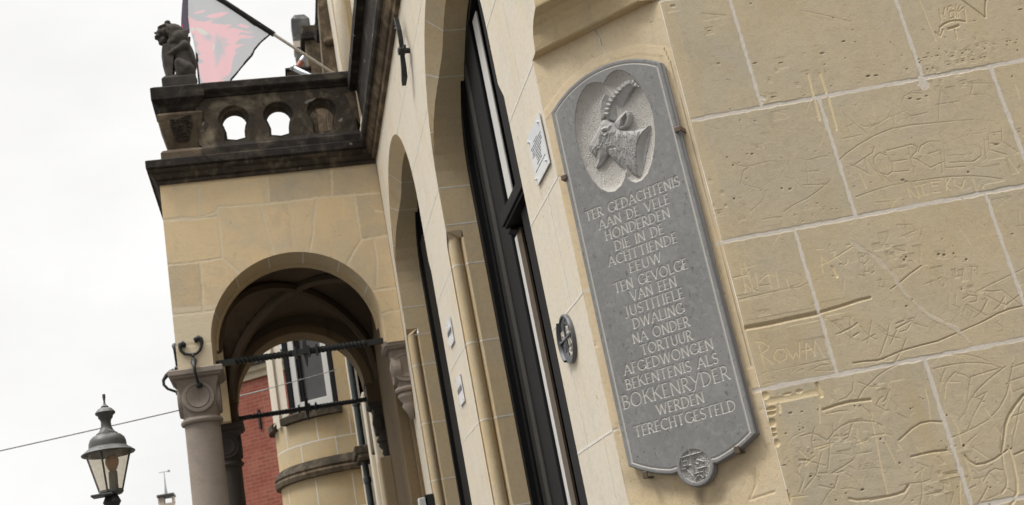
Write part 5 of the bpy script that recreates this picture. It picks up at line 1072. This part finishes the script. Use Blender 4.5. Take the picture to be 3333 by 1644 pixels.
cap(Lp(520, 560), Lp(610, 960), 150*K, 165*K); ell(Lp(690, 700), (70*K, .09, 280*K), .15); ell(Lp(440, 620), (120*K, .11, 130*K))
for s_ in (-1, 1):
    d = s_*.085
    ell(Lp(600, 590, d), (85*K, .05, 90*K)); cap(Lp(590, 600, d*1.15), Lp(470, 680, d*1.2), 62*K, 52*K, 8); cap(Lp(470, 680, d*1.2), Lp(320, 735, d*.7), 50*K, 46*K, 8); ell(Lp(300, 725, d*.6), (58*K, .04, 52*K))
    ell(Lp(620, 980, d*1.0), (150*K, .06, 165*K)); cap(Lp(520, 870, d*1.15), Lp(640, 960, d), 78*K, 110*K, 6); cap(Lp(505, 890, d*1.15), Lp(520, 1070, d*1.1), 66*K, 50*K, 8); cap(Lp(520, 1085, d*1.1), Lp(350, 1115, d*1.05), 46*K, 44*K, 6); ell(Lp(310, 1120, d*1.05), (60*K, .04, 42*K))
ell(Lp(680, 1090), (120*K, .13, 70*K))
bd = m_.build('body', M['lion'], ln)
rm_ = bd.modifiers.new('r', 'REMESH'); rm_.mode = 'VOXEL'; rm_.voxel_size = .0085; sm_ = bd.modifiers.new('s', 'SMOOTH'); sm_.factor = .5; sm_.iterations = 3
dg = bpy.context.evaluated_depsgraph_get(); me = bpy.data.meshes.new_from_object(bd.evaluated_get(dg)); old = bd.data; bd.modifiers.clear(); bd.data = me; bpy.data.meshes.remove(old)
me.polygons.foreach_set('use_smooth', np.ones(len(me.polygons), bool))
if not me.materials: me.materials.append(M['lion'])
m_ = MB()                                                      # shield held upright before the chest
sh = [(232, 575), (300, 565), (385, 560), (405, 640), (412, 800), (395, 1062), (312, 1080), (285, 990), (250, 860), (228, 700)]
fr_ = [Lp(x, y, 0) for x, y in sh]
m_.loft([[p+np.array([.014, -.115*q, 0]) for p, q in zip(fr_, [.8]*10)], [p+np.array([-.004, -.0, 0]) for p in fr_], [p+np.array([.014, .115*q, 0]) for p, q in zip(fr_, [.8]*10)]]); m_.build('shield', M['lion'], ln, bevel=.006)
b0, b1 = Lp(242, 1125), Lp(795, 1215)
m_ = MB(); m_.loft([[(b0[0], sy-.14, 7.42), (b1[0], sy-.14, 7.42), (b1[0], sy+.14, 7.42), (b0[0], sy+.14, 7.42)], [(b0[0], sy-.14, b0[2]-.015), (b1[0], sy-.14, b0[2]), (b1[0], sy+.14, b0[2]), (b0[0], sy+.14, b0[2]-.015)], [(b0[0]+.05, sy-.12, b0[2]+.015), (b1[0]-.01, sy-.12, b0[2]+.012), (b1[0]-.01, sy+.12, b0[2]+.012), (b0[0]+.05, sy+.12, b0[2]+.015)]]); m_.build('base', M['lion'], ln, bevel=.012)
# ================================================================== FLAG
yf = 11.9
pa, pb_ = at_y(1099, 248, yf), at_y(885, 108, yf); dr = (pb_-pa)/np.linalg.norm(pb_-pa); pend = pa+dr*3.1
fg = thing('flag', 'black and red flame printed flag on a cream pole leaning out over the balustrade', 'flag', tuple(pa))
MB().tube([pa-dr*.02, pend], .019, 12).build('pole', M['polewhite'], fg, smooth=True)
MB().tube([pb_-dr*.03, pend], .034, 12).build('sleeve', M['ink'], fg, smooth=True)
MB().tube([pa-dr*.25, pa+dr*.06], .027, 12).build('socket', M['lead'], fg, smooth=True)
FX = lambda pts: [(float(p[0]), float(p[2])) for p in (at_y(*q, yf) for q in crop(590, 0, 4.2355, pts))]
Fl = Field(np.arange(-.75, .56, .009), np.arange(7.15, 9.6, .009))
outline = FX([(1255,462),(1215,500),(1100,590),(1020,670),(985,750),(870,920),(700,1110),(660,1190),(560,1330),(480,1500),(300,1500),(252,1320),(238,1165),(200,760),(165,560),(120,420),(95,200),(88,-20),(80,-700),(-300,-1010),(400,-62)]) 
pl = [(float((pb_+dr*t)[0]), float((pb_+dr*t)[2])) for t in (0, .5, 1.0, 1.45)]
outline = pl[::-1]+outline[1:17]+FX([(88,-20)])+[(pl[3][0]-.04, FX([(88,-20)])[0][1])]
_, fsd = Fl.sdf(outline, W=(slice(None), slice(None)))
colr = np.zeros(Fl.U.shape+(4,)); colr[..., :3] = (.61, .61, .622); colr[..., 3] = 1
def paint(poly, c_, soft=.006):
    W, d = Fl.sdf(poly, .02); k = np.clip(d/soft+.5, 0, 1)[..., None]; colr[W][..., :3] = colr[W][..., :3]*(1-k)+np.array(c_)*k
RED = (.93, .62, .64)
for f_ in ([(90,235),(190,285),(330,295),(430,262),(405,310),(520,325),(600,352),(705,345),(660,380),(620,410),(720,390),(860,425),(990,430),(900,450),(820,450),(780,490),(880,482),(1020,492),(900,525),(820,540),(770,580),(745,630),(880,618),(800,660),(745,690),(740,740),(800,715),(740,760),(715,820),(700,900),(690,980),(660,1035),(570,1060),(540,1085),(615,1080),(520,1140),(500,1195),(340,1215),(300,1140),(260,1050),(235,900),(320,850),(225,800),(275,740),(210,690),(235,600),(190,560),(185,470),(130,500),(110,420)],
           [(325,228),(420,185),(540,168),(665,180),(560,232),(430,243)], [(160,190),(230,150),(330,132),(310,165),(210,190)], [(765,350),(820,328),(870,345),(945,345),(905,382),(840,383)]):
    paint(FX(f_), RED)
for f_ in ([(440,640),(480,460),(540,520),(580,600),(600,760),(560,740),(520,820),(480,900),(460,760)], [(300,480),(360,440),(430,500),(400,560),(340,540)], [(560,520),(640,560),(600,590),(660,620),(610,650)]): paint(FX(f_), (.62, .62, .64), .05)
for f_ in ([(190,385),(260,385),(330,420),(380,460),(320,480),(220,430)], [(440,590),(460,600),(455,660),(430,680)], [(120,400),(175,390),(190,430),(130,450)]): paint(FX(f_), (.78, .78, .72), .01)
W, d = Fl.dist(pl, .08); colr[W][..., :3] = np.where((d < .035)[..., None], np.array((.02, .02, .022)), colr[W][..., :3])
W, d = Fl.dist(outline[3:17], .08); colr[W][..., :3] = np.where((d < .022)[..., None], np.array((.02, .02, .022)), colr[W][..., :3])
dk = FX([(88,-20),(20,-20),(0,420),(110,440),(100,250)]);
Fl.a = colr
ux_ = (Fl.U+.5*(9.0-Fl.V)*.12)
amp = np.clip((pl[0][1]+.9-Fl.V)/2.2, .02, 1)
Fl.h = amp*(.05*np.sin(13*ux_+.6*np.sin(3*Fl.V))+.018*np.sin(31*ux_+1.0))
Fl.build('cloth', M['flag'], (0, yf, 0), np.array([1., 0, 0]), ZV, np.array([0, -1., 0]), fg, sd=fsd)
Fd = Field(np.arange(-1.0, .0, .01), np.arange(7.6, 9.6, .01)); fold = FX([(100,-20),(22,-20),(4,300),(2,430),(60,480),(125,470),(100,250)]); _, s2 = Fd.sdf(fold, W=(slice(None), slice(None)))
Fd.a[..., :3] = (.13, .11, .14); W, d = Fd.sdf(FX([(5,370),(20,360),(30,400),(10,420)]), .02); Fd.a[W][..., :3] = np.where((d > 0)[..., None], np.array((.6, .08, .12)), Fd.a[W][..., :3])
Fd.h = .03+.02*np.sin(60*Fd.U)
Fd.build('folded_edge', M['flag'], (0, yf, 0), np.array([1., 0, 0]), ZV, np.array([0, -1., 0]), fg, sd=s2)
# ================================================================== UPPER STOREY AND GABLE BEYOND THE PORCH
up = thing('far_wing', 'upper storey and gable of the stone building rising beyond the porch balustrade', 'building', (1.6, 14, 6.6))
def vbox(pa, pb2, z0, z1, name, mat, bev=0, par=up): return MB().box((pa[0], pa[1], z0), (pb2[0], pb2[1], z1)).build(name, mat, par, bevel=bev)
vbox((XF, 12.90), (2.2, 13.42), 7.2, 11.5, 'pier_face', M['front'])
vbox((XF+.24, 10.6), (2.2, 12.9), 7.2, 11.5, 'window_surround', M['front'])
m_ = MB(); m_.lathe([(.085, 7.2), (.085, 11.4)], (XF+.10, 12.88, 0), n=20); m_.build('roll_moulding', M['front'], up, smooth=True)
vbox((XF+.015, 12.86), (XF+.36, 12.92), 7.2, 11.4, 'reveal', M['reveal'])
MB().loft([[(XF-.32, 13.44, 6.6), (XF+.02, 13.44, 6.6), (XF+.02, 13.8, 6.6), (XF-.32, 13.8, 6.6)], [(XF-.12, 13.44, 9.9), (XF+.02, 13.44, 9.9), (XF+.02, 13.8, 9.9), (XF-.12, 13.8, 9.9)]]).build('gable_strip', M['sootlite'], up)
for z in (8.36, 9.22):
    m_ = MB(); m_.lathe([(0, .06), (.05, .05), (.075, .0)], (XF-.06, 13.43, z), (0, -1, 0), 16); m_.build('boss', M['sootlite'], up, smooth=True)
p0, p1 = at_y(978, 80, 15), at_y(1046, 80, 15)
pr_ = thing_part('gable_pier', up)
vbox((float(p0[0])+.03, 15), (float(p1[0])+.05, 15.6), 6.6, float(p0[2])-.28, 'shaft', M['sootlite'], .01, pr_); vbox((float(p0[0])-.03, 14.95), (float(p1[0])+.1, 15.65), float(p0[2])-.279, float(p0[2])-.18, 'cap', M['soot'], .01, pr_)
vbox((float(p0[0]), 14.97), (float(p1[0])+.08, 15.63), float(p0[2])-.178, float(p0[2])-.03, 'cap_slab', M['sootmid'], .02, pr_)
x0_, x1_ = float(at_y(952, 100, 17)[0]), float(at_y(1013, 100, 17)[0]); zt_ = float(at_y(980, 40, 17)[2]); zs_ = float(at_y(952, 62, 17)[2])
m_ = MB(); w_ = x1_-x0_; lp = lambda i, z: [(x0_+i, 17+i, z), (x1_-i, 17+i, z), (x1_-i, 17+w_-i, z), (x0_+i, 17+w_-i, z)]
m_.loft([lp(0, 6.6), lp(0, zs_), lp(.07, zt_), lp(.10, zt_+.01)]); m_.build('pinnacle', M['pinn'], up, bevel=.01)
za_, zb_ = float(at_y(960, 135, 17)[2]), float(at_y(960, 155, 17)[2])
m_ = MB(); m_.loft([lp(-.012, zb_), lp(-.012, za_)]); m_.build('pinnacle_band', M['palecap'], up)
e0 = at_y(1030, 35, 14.6); e1 = at_y(1046, 35, 14.6)
m_ = MB(); m_.prism([[tuple(at_y(*p, 14.4)[[0, 2]]) for p in crop(850, 0, 4.2375, [(750,-60),(745,165),(775,190),(795,250),(735,330),(770,400),(850,400),(850,-60)])]], lambda u, v, h: (u, h, v), 14.4, 14.8); m_.build('gable_scroll', M['soot'], up)
# things behind the balustrade
q0, q1 = at_y(933, 225, 13.6), at_y(985, 262, 13.6)
rp = thing('roof_pedestal', 'dark square stone block standing behind the balustrade rail', 'pedestal', (float(q0[0]), 13.6, 7.0))
MB().box((float(q0[0]), 13.6, 6.9), (float(q1[0])+.12, 14.0, float(q0[2])-.03)).build('block', M['sootmid'], rp, bevel=.01); MB().box((float(q0[0])-.02, 13.58, float(q0[2])-.029), (float(q1[0])+.14, 14.02, float(q0[2])+.01)).build('slab', M['soot'], rp, bevel=.008)
ta, tb_ = at_y(1026, 256, 12.6), at_y(954, 221, 12.6)
hp = thing('pole_holder', 'empty grey steel tube leaning behind the balustrade below the flag pole', 'tube', tuple(ta)); dd = (tb_-ta)/np.linalg.norm(tb_-ta)
MB().tube([ta-dd*.3, tb_], .034, 14).build('tube', M['steel'], hp, smooth=True); m_ = MB(); m_.lathe([(.034, -.01), (.038, 0), (.034, .03), (.026, .03), (.026, -.08)], tb_, dd, 16); m_.build('rim', M['steel'], hp, smooth=True)
cq = [at_y(*p, 19) for p in crop(850, 0, 4.2375, [(490,900),(530,840),(580,870),(540,945)])]
bk = thing('copper_pipe_end', 'short slanting reddish pipe with a zinc sleeve against the dark pier', 'pipe', tuple(cq[0]))
pp0, pp1, pp2 = at_y(970, 219, 14.3), at_y(982, 201, 14.3), at_y(993, 186, 14.3)
MB().tube([pp0, pp1], .045, 14).build('red_section', M['terra'], bk, smooth=True, angle=40); MB().tube([pp1, pp2], .048, 14).build('zinc_section', M['steel'], bk, smooth=True, angle=40)
# ================================================================== FAR HOUSES SEEN THROUGH THE ARCH
ory = thing('bow_window_house', 'sandstone house with a round bow window seen through the porch arch', 'building', (1.2, 19.3, 0))
OX, OY, ORR = 1.14, 19.35, 1.20
def bow(pr, name, mat, a0=-185, a1=-5, n=28, par=ory): 
    m_ = MB(); m_.lathe(pr, (OX, OY, 0), n=n, a0=R(a0), a1=R(a1)); 
    return m_.build(name, mat, par, smooth=True, angle=35)
# lathe's angle 0 lies on the -Y... axis pair (ax, ay); build bows from explicit angles instead
def bowx(pr, name, mat, a0=150, a1=300, n=30, par=ory):
    m_ = MB(); lo = [[(OX+r*math.cos(R(a0+(a1-a0)*i/n)), OY+r*math.sin(R(a0+(a1-a0)*i/n)), z) for i in range(n+1)] for r, z in pr]
    m_.loft(lo, closed=False, caps=False); return m_.build(name, mat, par, smooth=True, angle=35)
zsill = 5.02
lw_ = bowx([(ORR-.02, 0), (ORR-.02, 4.05)], 'lower_wall', M['ochre'])
for z_ in (2.3, 2.9, 3.45): join(lw_, bowx([(ORR-.018, z_), (ORR-.018, z_+.022)], 'j', M['joint']))
for z_, aa in ((3.45, (205, 238, 268)), (2.9, (190, 222, 252, 285)), (2.3, (205, 238, 268))):
    for q_ in aa: join(lw_, bowx([(ORR-.0178, z_+.01), (ORR-.0178, z_+.55)], 'j', M['joint'], q_, q_+.9, 1))
bowx([(ORR-.03, 4.05), (ORR+.06, 4.06), (ORR+.075, 4.13), (ORR+.05, 4.17), (ORR+.07, 4.20), (ORR-.02, 4.24)], 'string_course', M['sootlite'])
bowx([(ORR+.068, 4.201), (ORR+.05, 4.24), (ORR+.0, 4.32), (ORR-.03, 4.34)], 'weathering', M['sootmid'])
lw_ = bowx([(ORR-.03, 4.25), (ORR-.03, zsill)], 'middle_wall', M['ochre'])
join(lw_, bowx([(ORR-.028, 4.62), (ORR-.028, 4.642)], 'j', M['joint']))
for q_ in (212, 245, 272): join(lw_, bowx([(ORR-.0278, 4.63), (ORR-.0278, 5.02)], 'j', M['joint'], q_, q_+.9, 1))
for q_ in (228, 259): join(lw_, bowx([(ORR-.0278, 4.25), (ORR-.0278, 4.63)], 'j', M['joint'], q_, q_+.9, 1))
for a0, a1, mt_ in ((150, 219, 'front'), (266, 300, 'ochre')): bowx([(ORR-.03, zsill+.0), (ORR-.03, 8.5)], 'window_pier', M[mt_], a0, a1, 12)
bowx([(ORR-.02, zsill), (ORR+.02, zsill), (ORR+.02, 8.5), (ORR-.02, 8.5)], 'window_moulding', M['front'], 203, 209, 4)
bowx([(ORR-.03, zsill-.01), (ORR+.07, zsill), (ORR+.075, zsill+.10), (ORR-.02, zsill+.14)], 'sill', M['sootmid'], 168, 200, 10)
m_ = MB()
bowx([(ORR-.03, zsill-.01), (ORR+.08, zsill), (ORR+.085, zsill+.11), (ORR-.06, zsill+.17)], 'sill', M['sootmid'], 214, 268, 14)
wpt = lambda a_, r, z: np.array([OX+r*math.cos(R(a_)), OY+r*math.sin(R(a_)), z])
ow = thing_part('window', ory)
a_, b_ = wpt(219, ORR-.10, 0), wpt(266, ORR-.10, 0); tx = (b_-a_)/np.linalg.norm(b_-a_); nx_ = np.array([tx[1], -tx[0], 0]); Lw = np.linalg.norm(b_-a_)
ob = lambda u0, u1, z0, z1, h0, h1, nm, mt: MB().obox(a_+tx*(u0+u1)/2+ZV*(z0+z1)/2+nx_*(h0+h1)/2, tx*(u1-u0)/2, nx_*(h1-h0)/2, ZV*(z1-z0)/2).build(nm, mt, ow, bevel=.004)
ob(.0, .09, zsill+.1, 8, -.05, .06, 'frame', M['timber']); ob(Lw-.07, Lw, zsill+.1, 8, -.05, .05, 'frame', M['timber']); ob(.09, Lw-.07, zsill+.10, zsill+.2, -.05, .05, 'frame', M['timber'])
ob(.10, .20, zsill+.2, 8, -.03, .04, 'sash', M['white']); ob(Lw-.18, Lw-.08, zsill+.2, 8, -.03, .04, 'sash', M['white']); ob(.20, Lw-.18, zsill+.2, zsill+.33, -.03, .035, 'sash', M['white']); ob(.20, .27, zsill+.33, 8, -.02, .0, 'bead', M['timber'])
ob(.1, Lw-.1, zsill+.2, 8, -.06, -.05, 'pane', M['glass2'])
ob(.30, .50, zsill+.36, zsill+1.0, -.11, -.07, 'curtain', M['curtain'])
vbox((XF+.0, 16.6), (2.0, 18.6), 0, 8.5, 'return_wall', M['ochre'], 0, ory)
vbox((1.26, 17.9), (XF+.05, 18.5), 0, 8.5, 'return_pier', M['front'], .02, ory)
pi = thing_part('rain_pipe', ory); px_ = at_x(1155, 1350, 1.27)
m_ = MB(); m_.lathe([(.05, 0)]+[q for z in (1.2, 2.6, 3.7, 4.05, 4.9, 6.2) for q in ((.05, z-.05), (.062, z-.04), (.062, z+.04), (.05, z+.05))]+[(.05, 8.4)], (1.25, 17.0, 0), n=18); m_.build('pipe', M['pipe'], pi, smooth=True, angle=40)
MB().box((1.1, 16.6, 4.05), (1.42, 17.4, 4.18)).box((1.14, 16.6, 3.98), (1.42, 17.35, 4.05)).build('ledge', M['sootmid'], ory, bevel=.015)
m_ = MB(); m_.loft([[(1.28, 15.4, 3.9), (1.4, 15.4, 3.9), (1.4, 15.9, 3.9), (1.28, 15.9, 3.9)], [(1.30, 15.4, 4.9), (1.4, 15.4, 4.9), (1.4, 15.9, 4.9), (1.30, 15.9, 4.9)], [(1.22, 15.35, 5.3), (1.4, 15.35, 5.3), (1.4, 15.95, 5.3), (1.22, 15.95, 5.3)]]); m_.build('hood_bracket', M['sootlite'], ory, bevel=.02)
for y_ in (15.15, 16.2): vbox((1.29, y_), (1.42, y_+.28), 0, 4.9, 'jamb', M['front'], .03, ory)
# red brick house
bh = thing('red_brick_house', 'red brick house with cream cornice and grey roof far behind the porch arch', 'house', (-.5, 25, 0))
w0, w1 = np.array([-1.88, 26.07, 0]), np.array([2.6, 23.2, 0]); td = (w1-w0)/np.linalg.norm(w1-w0); nd = np.array([td[1], -td[0], 0])
zt_ = float((at(890, 1215, w0, nd))[2]); Lb = np.linalg.norm(w1-w0)
m_ = MB(); m_.loft([[w0, w1, w1-nd*3, w0-nd*3], [w0+ZV*zt_, w1+ZV*zt_, w1-nd*3+ZV*zt_, w0-nd*3+ZV*zt_]]); wl_ = m_.build('wall', M['brick'], bh)
uvl = wl_.data.uv_layers.new(name='uv')
for p in wl_.data.polygons:
    for li in p.loop_indices:
        v = np.array(wl_.data.vertices[wl_.data.loops[li].vertex_index].co)+root_org(bh); uvl.data[li].uv = (float((v-w0) @ td), float(v[2]))
def along(pr, nm, mt): 
    m_ = MB(); m_.loft([[w0-td*.2+nd*d+ZV*z for d, z in pr], [w1+td*.2+nd*d+ZV*z for d, z in pr]]); m_.build(nm, mt, bh)
along([(-.1, zt_-.001), (.05, zt_), (.06, zt_+.12), (.12, zt_+.16), (.14, zt_+.26), (-.1, zt_+.26)], 'cornice', M['cream'])
along([(-.1, zt_+.261), (.17, zt_+.261), (.2, zt_+.30), (.2, zt_+.44), (-.1, zt_+.44)], 'gutter', M['lead'])
along([(.1, zt_+.441), (-2.0, zt_+2.3), (-2.2, zt_+2.3), (-.1, zt_+.441)], 'roof', M['slate'])
m_ = MB(); tb2 = at(845, 1365, w0+nd*.03, nd); m_.obox(tb2, td*.02, nd*.03, ZV*.22); m_.build('wall_tie', M['iron'], bh)
# cables
def cable(pts, r, lab):
    P_ = [np.asarray(p) for p in pts]; a_, b_ = P_[0], P_[-1]; n = 30; sag = .004*np.linalg.norm(b_-a_)
    path = [a_+(b_-a_)*i/n-ZV*sag*4*(i/n)*(1-i/n) for i in range(n+1)]
    tag(MB().tube(path, r, 6).build('overhead_cable', M['cable'], None, smooth=True), lab, 'cable', 'overhead cables')
cable([at_y(-900, 1660, 17.5), at_y(575, 1338, 17.5), at_y(860, 1275, 17.5)][0:1]+[at_y(870, 1268, 17.5)], .011, 'thin grey cable crossing the sky behind the street lamp and column')
cable([at_y(700, 1310, 17.9), at_y(1095, 1203, 17.9)], .007, 'thin grey cable strung in front of the bow window')
# ================================================================== STREET LAMP
LY = 8.0
LC = at_y(350, 1500, LY); 
def lz(px, py): return float(at_y(px, py, LY)[2])
lx = float(at_y(352, 1470, LY)[0]); lz0 = 2.745
lamp = thing('street_lamp', 'old street lamp with domed dark hood and smoky glass lantern', 'street lamp', (lx, LY, 0))
post = MB(); post.lathe([(.10, 0), (.10, .5), (.07, .55), (.075, .9), (.05, .95), (.042, 2.3), (.05, 2.48), (.06, 2.53), (.045, 2.56), (.04, 2.69), (.06, 2.73), (.04, 2.775)], (lx, LY, 0), n=20); post.build('post', M['iron'], lamp, smooth=True, angle=40)
MB().box((lx-.12, LY-.10, 2.77), (lx+.02, LY+.02, 2.785)).build('tray', M['lead'], lamp, bevel=.004)
lan = thing_part('lantern', lamp)
zg0, zg1 = 2.80, 3.065
m_ = MB(); m_.lathe([(.078, zg0), (.152, zg1)], (lx, LY, 0), n=8); m_.f = [f for f in m_.f if len(f) == 4]; m_.build('glass', M['lantern'], lan, recalc=True)
m_ = MB(); m_.lathe([(.0, zg0-.02), (.07, zg0-.02), (.082, zg0-.005), (.079, zg0+.01), (.0, zg0+.01)], (lx, LY, 0), n=24); m_.build('base_ring', M['lead'], lan, smooth=True, angle=40)
for k in range(4):
    a_ = R(-100+90*k); p, q = np.array([lx+.077*math.cos(a_), LY+.077*math.sin(a_), zg0]), np.array([lx+.155*math.cos(a_), LY+.155*math.sin(a_), zg1+.02]); MB().tube([p, q], .0065, 6).build('glazing_bar', M['lead'], lan)
m_ = MB(); m_.lathe([(.0, 0), (.03, .0), (.03, .135), (.0, .135)], (lx+.02, LY, zg0), n=16); m_.build('socket', M['lead'], lan, smooth=True, angle=40)
m_ = MB(); m_.lathe([(.012, .13), (.028, .15), (.043, .185), (.046, .21), (.038, .235), (.02, .25), (.0, .254)], (lx+.02, LY, zg0), n=20); m_.build('bulb', M['bulb'], lan, smooth=True)
m_ = MB(); m_.lathe([(.14, 3.062), (.176, 3.06), (.179, 3.067), (.148, 3.09), (.126, 3.108), (.124, 3.14), (.114, 3.168), (.094, 3.188), (.074, 3.196), (.072, 3.204), (.060, 3.21), (.046, 3.228), (.036, 3.25), (.033, 3.285), (.038, 3.303), (.048, 3.315), (.05, 3.33), (.066, 3.343), (.068, 3.352), (.058, 3.366), (.045, 3.38), (.024, 3.39), (.026, 3.396), (.01, 3.41), (.006, 3.43), (.011, 3.465), (.010, 3.485), (0, 3.487)], (lx, LY, 0), n=32); m_.build('hood', M['lead'], lan, smooth=True, angle=45)
# ================================================================== FAR CHIMNEY TURRET
tz = at_y(541, 1612, 60)
tw = thing('far_turret', 'small pale turret with an open cap and a weather vane low in the sky', 'turret', (float(tz[0]), 60, 0))
MB().box((tz[0]-.36, 59.6, 0), (tz[0]+.36, 60.4, tz[2]-.45)).build('shaft', M['palecap'], tw, bevel=.02)
for sx, wd_ in ((-.34, .05), (.34, .05), (-.20, .1)): MB().box((tz[0]+sx-wd_, 59.66, tz[2]-.45), (tz[0]+sx+wd_, 60.34, tz[2]-.12)).build('pillar', M['palecap'], tw)
MB().box((tz[0]-.43, 59.5, tz[2]-.12), (tz[0]+.43, 60.5, tz[2]+.02)).build('cap', M['lead'], tw, bevel=.03)
vz = float(at_y(536, 1535, 60)[2])
MB().tube([(tz[0], 60, tz[2]), (tz[0], 60, tz[2]+.5), (tz[0], 60, vz)], [.09, .04, .015], 6).build('spire', M['steel'], tw); MB().box((tz[0]-.25, 59.99, vz-.03), (tz[0]+.3, 60.01, vz+.0)).box((tz[0]+.18, 59.985, vz-.06), (tz[0]+.3, 60.015, vz+.05)).build('vane', M['steel'], tw)
